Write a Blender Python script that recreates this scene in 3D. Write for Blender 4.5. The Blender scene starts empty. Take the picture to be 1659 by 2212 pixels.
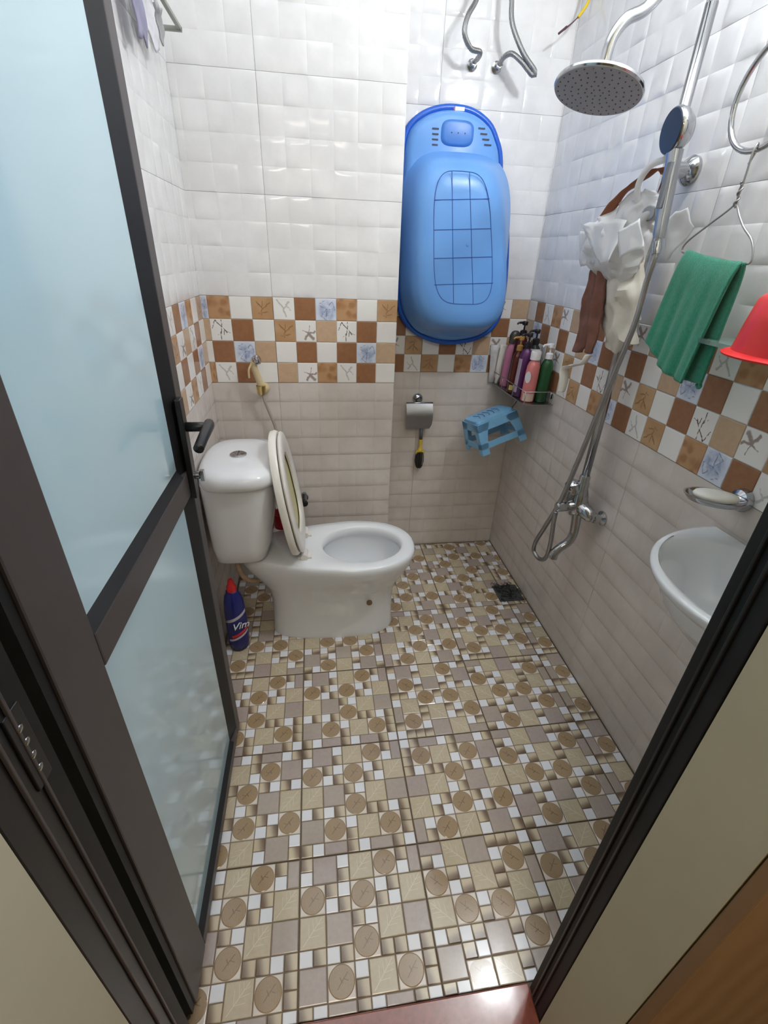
import bpy, bmesh, math, random
from mathutils import Vector, Matrix, noise
random.seed(7)
C = bpy.context.scene.collection
PI = math.pi
def lin(c):
    c /= 255.0
    return c/12.92 if c <= .04045 else ((c+.055)/1.055)**2.4
def rgb(r, g, b): return (lin(r), lin(g), lin(b), 1.0)

# ------------------------------------------------------------------ camera
cam_d = bpy.data.cameras.new('camera'); cam = bpy.data.objects.new('camera', cam_d); C.objects.link(cam)
YAW, PITCH, ROLL = .15547, -.50389, .03926
fw = Vector((math.sin(YAW)*math.cos(PITCH), math.cos(YAW)*math.cos(PITCH), math.sin(PITCH)))
rt = Vector((math.cos(YAW), -math.sin(YAW), 0)); up = rt.cross(fw)
r2 = rt*math.cos(ROLL) + up*math.sin(ROLL); u2 = up*math.cos(ROLL) - rt*math.sin(ROLL)
M = Matrix((r2, u2, -fw)).transposed().to_4x4(); M.translation = (-.9081, -2.03446, 1.33941)
cam.matrix_world = M
cam_d.sensor_fit = 'HORIZONTAL'; cam_d.sensor_width = 36; cam_d.lens = 36*1000.85/1659
cam_d.clip_start = .01
bpy.context.scene.camera = cam

# ------------------------------------------------------------------ world, light, exposure
w = bpy.data.worlds.new('world'); bpy.context.scene.world = w; w.use_nodes = True
w.node_tree.nodes['Background'].inputs[0].default_value = (.75, .85, 1, 1)
w.node_tree.nodes['Background'].inputs[1].default_value = .3
def light(name, typ, loc, power, col, size=.1, rot=(0, 0, 0), size_y=None):
    d = bpy.data.lights.new(name, typ); d.energy = power; d.color = col
    if typ == 'AREA':
        d.size = size
        if size_y: d.shape = 'RECTANGLE'; d.size_y = size_y
    else: d.shadow_soft_size = size
    o = bpy.data.objects.new(name, d); C.objects.link(o); o.location = loc; o.rotation_euler = rot
    return o
BULB_EMIT = 300
light('bathroom_fill_light', 'AREA', (-.70, -.85, 2.385), 5, (.93, .97, 1), 1.0)  # added soft fill, no such ceiling lamp known
light('outer_room_fill', 'AREA', (-.9, -3.0, 2.36), 16, (1, .90, .74), .7)  # added warm fill through the doorway, its source is assumed
vs = bpy.context.scene.view_settings
vs.view_transform = 'Standard'; vs.look = 'None'; vs.gamma = 1; vs.use_curve_mapping = False; vs.exposure = .0

# ------------------------------------------------------------------ node helpers
class NT:
    def __init__(s, name):
        s.m = bpy.data.materials.new(name); s.m.use_nodes = True; s.t = s.m.node_tree; s.t.nodes.clear()
        s.out = s.t.nodes.new('ShaderNodeOutputMaterial'); s.b = s.t.nodes.new('ShaderNodeBsdfPrincipled')
        s.t.links.new(s.b.outputs[0], s.out.inputs[0])
    def n(s, typ, **k):
        nd = s.t.nodes.new(typ)
        for a, v in k.items(): setattr(nd, a, v)
        return nd
    def plug(s, sock, v):
        if hasattr(v, 'is_output') or isinstance(v, bpy.types.NodeSocket): s.t.links.new(v, sock)
        else: sock.default_value = v
    def math(s, op, a, b=0.0, c=None, clamp=False):
        nd = s.n('ShaderNodeMath', operation=op); nd.use_clamp = clamp
        s.plug(nd.inputs[0], a); s.plug(nd.inputs[1], b)
        if c is not None: s.plug(nd.inputs[2], c)
        return nd.outputs[0]
    def vmath(s, op, a, b=(0, 0, 0), scale=None):
        nd = s.n('ShaderNodeVectorMath', operation=op); s.plug(nd.inputs[0], a); s.plug(nd.inputs[1], b)
        if scale is not None: s.plug(nd.inputs['Scale'], scale)
        return nd.outputs['Value'] if op in ('LENGTH', 'DOT_PRODUCT', 'DISTANCE') else nd.outputs['Vector']
    def mix(s, f, a, b):
        nd = s.n('ShaderNodeMix', data_type='RGBA'); s.plug(nd.inputs[0], f); s.plug(nd.inputs[6], a); s.plug(nd.inputs[7], b)
        return nd.outputs[2]
    def ramp(s, f, stops):
        nd = s.n('ShaderNodeValToRGB'); s.plug(nd.inputs[0], f)
        e = nd.color_ramp.elements
        e[0].position, e[0].color = stops[0]; e[1].position, e[1].color = stops[-1]
        for p, c in stops[1:-1]:
            x = e.new(p); x.color = c
        return nd.outputs[0]
    def noise(s, scale, vec=None, detail=3, rough=.5, out=0):
        nd = s.n('ShaderNodeTexNoise'); nd.inputs['Scale'].default_value = scale; nd.inputs['Detail'].default_value = detail
        nd.inputs['Roughness'].default_value = rough
        if vec is not None: s.plug(nd.inputs['Vector'], vec)
        return nd.outputs[out]
    def tc(s, which): return s.n('ShaderNodeTexCoord').outputs[which]
    def pos(s): return s.n('ShaderNodeNewGeometry').outputs['Position']
    def sm(s, v, a, b):      # smoothstep from a to b
        nd = s.n('ShaderNodeMapRange', interpolation_type='SMOOTHSTEP'); s.plug(nd.inputs[0], v)
        nd.inputs[1].default_value = a; nd.inputs[2].default_value = b
        return nd.outputs[0]
    def strokes(s, uv, segs):   # mask of line segments ((ax,ay),(bx,by),halfwidth)
        tot = None
        for a, b, wd in segs:
            ba = Vector((b[0]-a[0], b[1]-a[1], 0)); L = ba.length_squared
            pa = s.vmath('SUBTRACT', uv, (a[0], a[1], 0))
            h = s.math('MULTIPLY', s.vmath('DOT_PRODUCT', pa, tuple(ba)), 1/L, clamp=True)
            d = s.vmath('LENGTH', s.vmath('SUBTRACT', pa, s.vmath('SCALE', tuple(ba), scale=h)))
            m = s.sm(d, wd*1.5, wd*.5)
            tot = m if tot is None else s.math('MAXIMUM', tot, m)
        return tot
    def bump(s, h, strength=.2, dist=.002):
        nd = s.n('ShaderNodeBump'); nd.inputs['Strength'].default_value = strength; nd.inputs['Distance'].default_value = dist
        s.plug(nd.inputs['Height'], h); s.t.links.new(nd.outputs[0], s.b.inputs['Normal'])
    def set(s, col=None, rough=None, metal=None, **k):
        if col is not None: s.plug(s.b.inputs['Base Color'], col)
        if rough is not None: s.plug(s.b.inputs['Roughness'], rough)
        if metal is not None: s.b.inputs['Metallic'].default_value = metal
        for a, v in k.items(): s.b.inputs[a].default_value = v
        return s.m
def mat(name, col, rough=.4, metal=0, var=.06, scale=30, bump=0, **k):
    N = NT(name); p = N.tc('Object')
    f = N.noise(scale, p)
    dark = tuple(c*(1-var*2.2) for c in col[:3])+(1,); lite = tuple(min(1, c*(1+var)) for c in col[:3])+(1,)
    if bump: N.bump(N.noise(scale*4, p, 4), bump, .001)
    return N.set(N.mix(f, dark, lite), rough, metal, **k)

CHROME = mat('chrome', (.50, .51, .53, 1), .14, 1, .05, 8)
STEEL = mat('brushed_steel', (.34, .35, .36, 1), .3, 1, .1, 40)
PORC = mat('porcelain', rgb(232, 235, 240), .1, 0, .01, 5, **{'Coat Weight': .3})
PLASTW = mat('white_plastic', rgb(232, 228, 222), .28, 0, .03, 12)
ALU = mat('dark_aluminium', rgb(72, 66, 66), .42, 0, .05, 60, bump=.05)
ALUB = mat('black_and_shade', rgb(11, 12, 15), .55, 0, .1, 30)  # near-black jamb metal; also carries painted shade on beads and hinge gap
BLACK = mat('black_metal', rgb(26, 26, 28), .35, 0, .1, 40)
GROUT = mat('grout', rgb(118, 104, 90), .9, 0, .15, 60)
GROUTW = mat('wall_grout', rgb(198, 192, 186), .85, 0, .1, 60)
CREAM = mat('cream_paint', rgb(200, 194, 170), .75, 0, .04, 9, bump=.06)

# ------------------------------------------------------------------ geometry helpers
def link(name, me, parent=None, m=None, smooth=False):
    o = bpy.data.objects.new(name, me); C.objects.link(o)
    if m is not None and not me.materials:
        for x in (m if isinstance(m, (list, tuple)) else [m]): me.materials.append(x)
    if smooth:
        for p in me.polygons: p.use_smooth = True
    if parent is not None: o.parent = parent
    return o
def rootpos(p):
    v = Vector((0, 0, 0))
    while p is not None:
        v += Vector(p.location); p = p.parent
    return v
class G:
    """collects geometry in world coordinates"""
    def __init__(s): s.v = []; s.f = []; s.mi = []; s.uv = {}
    def add(s, vs, fs, mi=0):
        k = len(s.v); s.v += [Vector(x) for x in vs]
        for f in fs: s.f.append([i+k for i in f]); s.mi.append(mi)
        return s
    def box(s, a, b, mi=0, mtx=None):
        x0, y0, z0 = a; x1, y1, z1 = b
        vs = [Vector(q) for q in ((x0,y0,z0),(x1,y0,z0),(x1,y1,z0),(x0,y1,z0),(x0,y0,z1),(x1,y0,z1),(x1,y1,z1),(x0,y1,z1))]
        if mtx: vs = [mtx @ q for q in vs]
        return s.add(vs, [(0,3,2,1),(4,5,6,7),(0,1,5,4),(1,2,6,5),(2,3,7,6),(3,0,4,7)], mi)
    def rings(s, rings, cap0=True, cap1=True, closed=True, mi=0):
        n = len(rings[0]); vs = [q for r in rings for q in r]; fs = []
        for i in range(len(rings)-1):
            for j in range(n if closed else n-1):
                k = (j+1) % n; fs.append((i*n+j, i*n+k, (i+1)*n+k, (i+1)*n+j))
        if cap0: fs.append(tuple(reversed(range(n))))
        if cap1: fs.append(tuple((len(rings)-1)*n+j for j in range(n)))
        return s.add(vs, fs, mi)
    def tube(s, pts, r, seg=10, smooth=True, sub=6, cap=True, mi=0):
        P = [Vector(p) for p in pts]
        R = r if isinstance(r, (list, tuple)) else [r]*len(P)
        if smooth and len(P) > 2:
            Q, RR = [], []
            for i in range(len(P)-1):
                p0 = P[max(0, i-1)]; p1 = P[i]; p2 = P[i+1]; p3 = P[min(len(P)-1, i+2)]
                for t in range(sub):
                    u = t/sub
                    Q.append(.5*((2*p1)+(p2-p0)*u+(2*p0-5*p1+4*p2-p3)*u*u+(3*p1-p0-3*p2+p3)*u**3)); RR.append(R[i]*(1-u)+R[i+1]*u)
            Q.append(P[-1]); RR.append(R[-1]); P, R = Q, RR
        rings = []; nrm = None
        for i, p in enumerate(P):
            d = (P[min(i+1, len(P)-1)]-P[max(i-1, 0)])
            d = d.normalized() if d.length > 1e-9 else Vector((0, 0, 1))
            if nrm is None: nrm = d.orthogonal().normalized()
            else:
                nrm = nrm - d*nrm.dot(d); nrm = nrm.normalized() if nrm.length > 1e-6 else d.orthogonal().normalized()
            bn = d.cross(nrm)
            rings.append([p+(nrm*math.cos(a)+bn*math.sin(a))*R[i] for a in (2*PI*j/seg for j in range(seg))])
        return s.rings(rings, cap, cap, mi=mi)
    def lathe(s, prof, base=(0, 0, 0), axis=(0, 0, 1), seg=24, cap=True, sx=1, mi=0, xdir=None):
        ax = Vector(axis).normalized(); a1 = Vector(xdir).normalized() if xdir else ax.orthogonal().normalized(); a2 = ax.cross(a1); B = Vector(base)
        rings = [[B+ax*h+(a1*math.cos(t)*sx+a2*math.sin(t))*r for t in (2*PI*j/seg for j in range(seg))] for r, h in prof]
        return s.rings(rings, cap, cap, mi=mi)
    def obj(s, name, m, parent=None, smooth=False, bevel=0, kind=None, sub=0, auto=None):
        o0 = rootpos(parent); me = bpy.data.meshes.new(name)
        me.from_pydata([tuple(q-o0) for q in s.v], [], s.f); me.update()
        bm = bmesh.new(); bm.from_mesh(me); bmesh.ops.recalc_face_normals(bm, faces=bm.faces); bm.to_mesh(me); bm.free()
        o = link(name, me, parent, m, smooth or auto is not None)
        if len(me.materials) > 1:
            for p, k in zip(me.polygons, s.mi): p.material_index = k
        if bevel:
            b = o.modifiers.new('bevel', 'BEVEL'); b.width = bevel; b.segments = 2; b.limit_method = 'ANGLE'; b.angle_limit = math.radians(35)
        if sub:
            b = o.modifiers.new('subdivision', 'SUBSURF'); b.levels = sub; b.render_levels = sub
        if auto is not None:
            for e in me.edges: pass
            bm = bmesh.new(); bm.from_mesh(me)
            for e in bm.edges:
                e.smooth = not (len(e.link_faces) == 2 and e.calc_face_angle(0) > math.radians(auto))
            bm.to_mesh(me); bm.free()
        if kind: o['kind'] = kind
        return o
def thing(name, label, cat, loc, group=None):
    o = bpy.data.objects.new(name, None); C.objects.link(o); o.location = loc
    o['label'] = label; o['category'] = cat
    if group: o['group'] = group
    return o
def supere(cx, cy, a, b, n=2.0, seg=40, a2=None):
    """superellipse outline in 2-D, a2 = half length on the negative side"""
    out = []
    for j in range(seg):
        t = 2*PI*j/seg; c, q = math.cos(t), math.sin(t)
        aa = a if c >= 0 or a2 is None else a2
        out.append((cx+aa*math.copysign(abs(c)**(2/n), c), cy+b*math.copysign(abs(q)**(2/n), q)))
    return out

# ------------------------------------------------------------------ tile materials
def wall_print(kind):
    N = NT('wall_print_'+kind); uv = N.tc('UV'); P = N.pos()
    fine = N.noise(55, P, 4, .6); big = N.noise(9, P, 3)
    wv = N.n('ShaderNodeVectorMath', operation='ADD'); N.plug(wv.inputs[0], uv)
    N.plug(wv.inputs[1], N.vmath('SCALE', N.vmath('SUBTRACT', N.noise(5, uv, 2, out=1), (.5, .5, .5)), scale=.13)); wuv = wv.outputs[0]
    brown = N.mix(fine, rgb(136, 92, 64), rgb(166, 120, 88)); tan = N.mix(fine, rgb(186, 156, 128), rgb(206, 178, 150))
    white = N.mix(big, rgb(232, 230, 228), rgb(246, 244, 242))
    if kind == 'brown': col = brown
    elif kind == 'tan': col = tan
    elif kind == 'white': col = white
    elif kind == 'petal_brown':
        v = N.n('ShaderNodeTexVoronoi', feature='SMOOTH_F1'); v.inputs['Scale'].default_value = 3.2; N.plug(v.inputs['Vector'], wuv)
        f = N.sm(v.outputs[0], .2, .6)
        col = N.mix(f, N.mix(fine, rgb(158, 112, 78), rgb(174, 128, 92)), rgb(190, 150, 112))
    elif kind == 'tan_flower':
        f = N.strokes(wuv, [((.45,.2),(.5,.85),.02), ((.5,.45),(.85,.75),.025), ((.48,.5),(.25,.8),.025), ((.5,.3),(.8,.35),.02), ((.3,.3),(.48,.25),.02)])
        col = N.mix(f, N.mix(N.sm(big, .4, .6), rgb(198, 164, 126), rgb(182, 144, 106)), rgb(150, 112, 78))
    elif kind == 'faint':
        f = N.strokes(wuv, [((.2,.9),(.5,.5),.03), ((.5,.5),(.75,.8),.04), ((.45,.5),(.6,.15),.03), ((.6,.7),(.8,.45),.03)])
        col = N.mix(N.math('MULTIPLY', f, .5), white, rgb(140, 135, 132))
    elif kind == 'dark_bloom':
        f = N.strokes(wuv, [((.62,.4),(.85,.15),.07), ((.62,.4),(.45,.15),.05), ((.62,.4),(.95,.5),.04), ((.62,.4),(.35,.55),.025), ((.62,.4),(.7,.75),.02)])
        col = N.mix(N.math('MULTIPLY', f, .8), white, N.mix(fine, rgb(96, 76, 70), rgb(160, 134, 124)))
    elif kind == 'twig':
        f = N.strokes(wuv, [((.55,.95),(.45,.1),.02), ((.52,.7),(.78,.35),.02), ((.65,.52),(.6,.3),.018), ((.52,.65),(.25,.95),.02), ((.25,.95),(.1,.6),.018), ((.5,.45),(.3,.25),.012), ((.72,.42),(.9,.42),.012)])
        col = N.mix(f, white, rgb(92, 84, 78))
    elif kind == 'blue':
        d = N.vmath('LENGTH', N.vmath('SUBTRACT', wuv, (.55, .45, 0)))
        wash = N.math('MULTIPLY', N.sm(d, .62, .2), N.sm(fine, .2, .7))
        c1 = N.mix(wash, rgb(222, 228, 242), rgb(150, 166, 200))
        f = N.strokes(wuv, [((.5,.5),(.8,.85),.016), ((.8,.85),(.95,.5),.016), ((.95,.5),(.5,.5),.014), ((.5,.5),(.25,.2),.016), ((.25,.2),(.5,.05),.016), ((.5,.05),(.52,.5),.014), ((.5,.5),(.15,.75),.014), ((.15,.75),(.45,.9),.014)])
        col = N.mix(N.math('MULTIPLY', f, .7), c1, rgb(90, 104, 140))
    N.bump(N.noise(30, P, 3), .05, .001)
    return N.set(col, .2, 0)
WP = {k: wall_print(k) for k in ('brown','tan','white','petal_brown','tan_flower','faint','dark_bloom','twig','blue')}
def tile_mat(name, a, b, rough):
    N = NT(name); P = N.pos(); f = N.noise(7, P, 4, .6)
    N.bump(N.noise(25, P, 3), .04, .001)
    return N.set(N.mix(N.sm(f, .3, .75), a, b), rough, 0)
TILE_UP = tile_mat('white_wall_tile', rgb(226, 225, 226), rgb(238, 237, 238), .09)
TILE_LO = tile_mat('beige_wall_tile', rgb(208, 199, 193), rgb(222, 214, 208), .24)

def floor_mat(kind):
    N = NT('mosaic_'+kind); uv = N.tc('UV'); P = N.pos()
    sp = N.n('ShaderNodeSeparateXYZ'); N.plug(sp.inputs[0], uv); U, V = sp.outputs[0], sp.outputs[1]
    big = N.noise(6.5, P, 2); fine = N.noise(90, P, 4, .6)
    rough = N.math('MULTIPLY_ADD', N.noise(4, P, 3), .25, .06)
    if kind == 'white': col = N.mix(big, rgb(222, 224, 232), rgb(242, 243, 250))
    elif kind == 'gradient':  # printed gradient from brown to cream
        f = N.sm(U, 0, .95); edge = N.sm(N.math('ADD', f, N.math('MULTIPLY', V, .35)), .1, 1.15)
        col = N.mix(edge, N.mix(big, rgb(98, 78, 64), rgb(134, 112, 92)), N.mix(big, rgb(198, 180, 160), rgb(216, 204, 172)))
    elif kind == 'grey': col = N.mix(fine, N.mix(N.sm(big, .35, .65), rgb(160, 144, 142), rgb(168, 156, 140)), rgb(184, 170, 162))
    elif kind == 'leaf':
        mid = N.strokes(uv, [((.15,.12),(.85,.9),.014), ((.35,.35),(.35,.75),.009), ((.52,.53),(.5,.88),.009), ((.35,.35),(.72,.38),.009), ((.52,.53),(.88,.6),.009), ((.66,.7),(.9,.78),.008), ((.66,.7),(.64,.92),.008)])
        base = N.mix(fine, N.mix(big, rgb(172, 154, 128), rgb(196, 182, 152)), rgb(204, 192, 168))
        col = N.mix(N.math('MULTIPLY', mid, .55), base, rgb(228, 220, 200))
    else:
        d = N.vmath('LENGTH', N.vmath('SUBTRACT', uv, (.5, .5, 0)))
        wv = N.n('ShaderNodeTexWave', wave_type='BANDS'); N.plug(wv.inputs['Vector'], uv); wv.inputs['Scale'].default_value = 9
        wv.inputs['Distortion'].default_value = 9; wv.inputs['Detail'].default_value = 3; wv.inputs['Detail Scale'].default_value = 1.2
        wood = N.mix(wv.outputs[1], N.mix(big, rgb(138, 114, 86), rgb(156, 130, 98)), rgb(172, 148, 116))
        crack = N.strokes(uv, [((.5,.48),(.72,.72),.012), ((.5,.48),(.35,.3),.012), ((.58,.56),(.74,.5),.009), ((.45,.6),(.52,.45),.014)])
        wood = N.mix(N.math('MULTIPLY', crack, .7), wood, rgb(84, 62, 44))
        col = N.mix(N.sm(d, .478, .468), N.mix(big, rgb(214, 202, 192), rgb(232, 224, 214)), wood)
    return N.set(col, rough, 0, **{'Coat Weight': .4, 'Coat Roughness': .04})
FM = {'W': floor_mat('white'), 'S': floor_mat('gradient'), 'G': floor_mat('grey'), 'H': floor_mat('grey'), 'L': floor_mat('leaf'), 'C': floor_mat('wood_round')}

def pad_mesh(name, sx, sy, h, bev, gap, m, disc=False):
    """one mosaic piece in its local xy plane, centred, with UVs; top softly domed"""
    a, b = sx/2-gap, sy/2-gap
    vs, fs, uvs = [], [], []
    rings = [(0, 0), (bev*.35, h*.75), (bev, h)]
    for ins, z in rings:
        vs += [(-a+ins, -b+ins, z), (a-ins, -b+ins, z), (a-ins, b-ins, z), (-a+ins, b-ins, z)]
    for k in range(2):
        for j in range(4): fs.append((k*4+j, k*4+(j+1) % 4, k*4+4+(j+1) % 4, k*4+4+j))
    if disc:
        n = 24; r = min(a, b)*.955; k = len(vs)
        for (rr, z) in ((r, h), (r*.955, h+.0007), (r*.5, h+.0008)):
            vs += [(rr*math.cos(2*PI*j/n), rr*math.sin(2*PI*j/n), z) for j in range(n)]
        fs.append((8, 9, 10, 11))
        for q in range(2):
            for j in range(n): fs.append((k+q*n+j, k+q*n+(j+1) % n, k+(q+1)*n+(j+1) % n, k+(q+1)*n+j))
        fs.append(tuple(k+2*n+j for j in range(n)))
    else:
        fs.append((8, 9, 10, 11))
    return vs, fs
def mk_pad(name, sx, sy, h, bev, gap, m, disc=False):
    vs, fs = pad_mesh(name, sx, sy, h, bev, gap, m, disc)
    me = bpy.data.meshes.new(name); me.from_pydata(vs, [], fs); me.update(); me.materials.append(m)
    ul = me.uv_layers.new(name='uv')
    for L in me.loops:
        v = me.vertices[L.vertex_index].co; ul.data[L.index].uv = (v.x/sx+.5, v.y/sy+.5)
    return me

# ------------------------------------------------------------------ room shell: backings, wall tiles
T = .075; TH = .008
def wframe(wall):
    # returns origin, u axis (runs left to right as seen from inside), inward normal
    return {'back': (Vector((0, 0, 0)), Vector((1, 0, 0)), Vector((0, -1, 0))),
            'duct': (Vector((0, -.198, 0)), Vector((1, 0, 0)), Vector((0, -1, 0))),
            'right': (Vector((0, 0, 0)), Vector((0, -1, 0)), Vector((-1, 0, 0))),
            'left': (Vector((-1.295, 0, 0)), Vector((0, 1, 0)), Vector((1, 0, 0))),
            'ductside': (Vector((-.6, 0, 0)), Vector((0, -1, 0)), Vector((1, 0, 0))),
            'front': (Vector((0, -1.71, 0)), Vector((-1, 0, 0)), Vector((0, 1, 0)))}[wall]
PAT = [['tan','dark_bloom','petal_brown','faint','brown','white'],
       ['white','brown','white','brown','blue','tan'],
       ['tan_flower','dark_bloom','tan','twig','brown','white'],
       ['faint','brown','blue','petal_brown','white','tan_flower']]   # rows bottom to top
PM = {k: mk_pad('wall_print_square', T, T, .0022, .002, .0006, WP[k]) for k in WP}
cache = {}
def relief_tile(c0, c1, r0, r1, var, up_):
    key = (round(c0, 3), round(c1, 3), round(r0, 3), round(r1, 3), var, up_)
    if key in cache: return cache[key]
    rnd = random.Random(var*7+(100 if up_ else 0))
    vs, fs = [], []
    gx = [-1, -.90, -.5, 0, .5, .90, 1]
    W_, H_ = (c1-c0)*T, (r1-r0)*T; g = .0004
    def lim(x, lo, hi): return max(lo+g, min(hi-g, x))
    for c in range(int(math.floor(c0)), int(math.ceil(c1))):
        for r in range(int(math.floor(r0)), int(math.ceil(r1))):
            tx, tz, hh = rnd.uniform(-.0006, .0006), rnd.uniform(-.0007, .0005), rnd.uniform(-.0005, .0003)
            if not up_: tx, tz, hh = tx*.4, -.0007+tz*.3, .0000
            k = len(vs)
            for j in gx:
                for i in gx:
                    x = (c+.5+i*.5)*T; z = (r+.5+j*.5)*T
                    x = min(max(x, c0*T+g), c1*T-g)-c0*T; z = min(max(z, r0*T+g), r1*T-g)-r0*T
                    e = 0 if abs(i) == 1 or abs(j) == 1 else 1
                    if up_: d = e*(hh*.6+.0005+(i*tx+j*tz)*1.3) + .0008*(1-i*i)*(1-j*j)
                    else: d = (0 if abs(j) == 1 else 1)*(.45 if abs(i) == 1 else 1)*(.0006+j*tz+.0003*(1-j*j)) + .0005*(1-i*i)*(1-j*j)
                    vs.append((x, z, TH+d*1.0))
            for j in range(6):
                for i in range(6):
                    a = k+j*7+i; fs.append((a, a+1, a+8, a+7))
    # sides and back
    k = len(vs)
    vs += [(g, g, 0), (W_-g, g, 0), (W_-g, H_-g, 0), (g, H_-g, 0), (g, g, TH), (W_-g, g, TH), (W_-g, H_-g, TH), (g, H_-g, TH)]
    fs += [(k, k+3, k+2, k+1)]+[(k+j, k+(j+1) % 4, k+4+(j+1) % 4, k+4+j) for j in range(4)]
    me = bpy.data.meshes.new('wall_tile'); me.from_pydata(vs, [], fs); me.update()
    me.materials.append(TILE_UP if up_ else TILE_LO)
    for p in me.polygons[:-5]: p.use_smooth = True
    cache[key] = me; return me
def plain_tile(W_, H_):
    key = ('p', round(W_, 4), round(H_, 4))
    if key in cache: return cache[key]
    g = .0008; me = bpy.data.meshes.new('band_tile')
    vs = [(g, g, 0), (W_-g, g, 0), (W_-g, H_-g, 0), (g, H_-g, 0), (g, g, TH-.001), (W_-g, g, TH-.001), (W_-g, H_-g, TH-.001), (g, H_-g, TH-.001)]
    me.from_pydata(vs, [], [(0,3,2,1),(4,5,6,7),(0,1,5,4),(1,2,6,5),(2,3,7,6),(3,0,4,7)]); me.update(); me.materials.append(GROUTW)
    cache[key] = me; return me
def wall_tiles(wallobj, wall, u0, u1, joint, rot180, ztop=2.4, simple=False):
    """u runs left to right seen from inside; joint = u of one vertical tile joint"""
    O, U, Nn = wframe(wall); O = O-Nn*TH-Nn*.0008     # face of the flat squares at the calibrated plane
    R = Matrix((U, Vector((0, 0, 1)), Nn)).transposed().to_4x4()
    k0 = math.floor((u0-joint)/.45+1e-6); n = 0
    for ri in range(int(ztop/.3)):
        z = ri*.3; band = ri == 3
        k = k0
        while joint+k*.45 < u1-.004:
            a = max(u0, joint+k*.45); b = min(u1, joint+(k+1)*.45)
            if b-a > .0045:
                c0 = (a-joint-k*.45)/T; c1 = (b-joint-k*.45)/T
                if band:
                    o = link('band_tile', plain_tile(b-a, .3), wallobj)
                else:
                    o = link('wall_tile', relief_tile(c0, c1, 0, 4, (k+ri*2) % 3, ri > 3), wallobj)
                p = O+U*a+Vector((0, 0, z)); M_ = R.copy(); M_.translation = p-rootpos(wallobj); o.matrix_local = M_
                if band:
                    for c in range(6):
                        for r in range(4):
                            x0, x1 = max(c, c0), min(c+1, c1)
                            if x1-x0 < .12: continue
                            kind = PAT[3-r][5-c] if rot180 else PAT[r][c]
                            q = link('mosaic_square', PM[kind], o)
                            S = Matrix.Diagonal(((x1-x0)*(-1 if rot180 else 1), -1 if rot180 else 1, 1, 1))
                            S.translation = (((x0+x1)/2-c0)*T, (r+.5)*T, TH-.0012); q.matrix_local = S
            k += 1
def struct(name, g, m, **k):
    o = g.obj(name, m, None, **k); o['kind'] = 'structure'; return o
WB = struct('wall_back', G().box((-.75, .009, 0), (.12, .13, 2.4)), GROUTW)
WD = struct('wall_duct', G().box((-1.42, -.189, 0), (-.609, .009, 2.4)), GROUTW)
WR = struct('wall_right', G().box((.009, -1.864, 0), (.12, .009, 2.4)), GROUTW)
WL = struct('wall_left', G().box((-1.42, -1.864, 0), (-1.304, -.189, 2.4)), GROUTW)
wall_tiles(WB, 'back', -.6, .003, -.4526, True)
wall_tiles(WD, 'duct', -1.299, -.6, -1.05, False)
wall_tiles(WR, 'right', -.003, 1.71, .8945, True)
wall_tiles(WL, 'left', -1.71, -.194, -.198, False)
wall_tiles(WD, 'ductside', 0, .198, .198, False)

# front wall around the doorway (inner face and reveals plastered), ceiling
g = G()
g.box((-1.42, -1.864, 0), (-1.21, -1.715, 2.4)); g.box((-.470, -1.864, 0), (.12, -1.715, 2.4)); g.box((-1.21, -1.864, 2.1), (-.470, -1.715, 2.4))
g.box((-.511, -1.864, 0), (-.470, -1.7685, 2.1)); g.box((-1.21, -1.90, 0), (-1.17, -1.797, 2.1)); g.box((-1.42, -1.90, 0), (-1.21, -1.864, 2.4))
WF = struct('wall_front', g, CREAM)
struct('ceiling', G().box((-1.42, -3.6, 2.4), (.7, .13, 2.5)).box((-1.42,-3.6,2.4),(-1.42+.01,-3.59,2.41)), mat('ceiling_white', rgb(225, 225, 222), .8))
# outer room
g = G(); g.box((-2.4, -3.7, -.05), (.9, -3.6, 2.4)); g.box((-2.5, -3.7, -.05), (-2.4, -1.864, 2.4)); g.box((.8, -3.7, -.05), (.9, -1.864, 2.4))
g.box((-2.4, -1.90, 0), (-1.42, -1.864, 2.4)); g.box((.12, -1.90, 0), (.8, -1.864, 2.4))
struct('wall_outer', g, CREAM)
struct('ceiling', G().box((-2.5, -3.7, 2.4), (-1.42, -1.5, 2.5)).box((.12, -1.9, 2.4), (.9, -1.5, 2.5)), mat('ceiling_white', rgb(225, 225, 222), .8))
WOOD = NT('brown_wood'); P_ = WOOD.pos(); wv = WOOD.n('ShaderNodeTexWave'); wv.inputs['Scale'].default_value = 6; wv.inputs['Distortion'].default_value = 6
WOOD.plug(wv.inputs['Vector'], P_); WOOD = WOOD.set(WOOD.mix(wv.outputs[1], rgb(140, 108, 76), rgb(150, 118, 84)), .5)
struct('floor', G().box((-2.5, -3.7, -.06), (.9, -1.874, 0)), WOOD).name = 'floor.001'
# wooden cladding on the outer wall face, right of the doorway
t = struct('trim_3', G().box((-.510, -1.882, .0), (.12, -1.8655, 2.3)), WOOD, bevel=.002)

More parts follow.
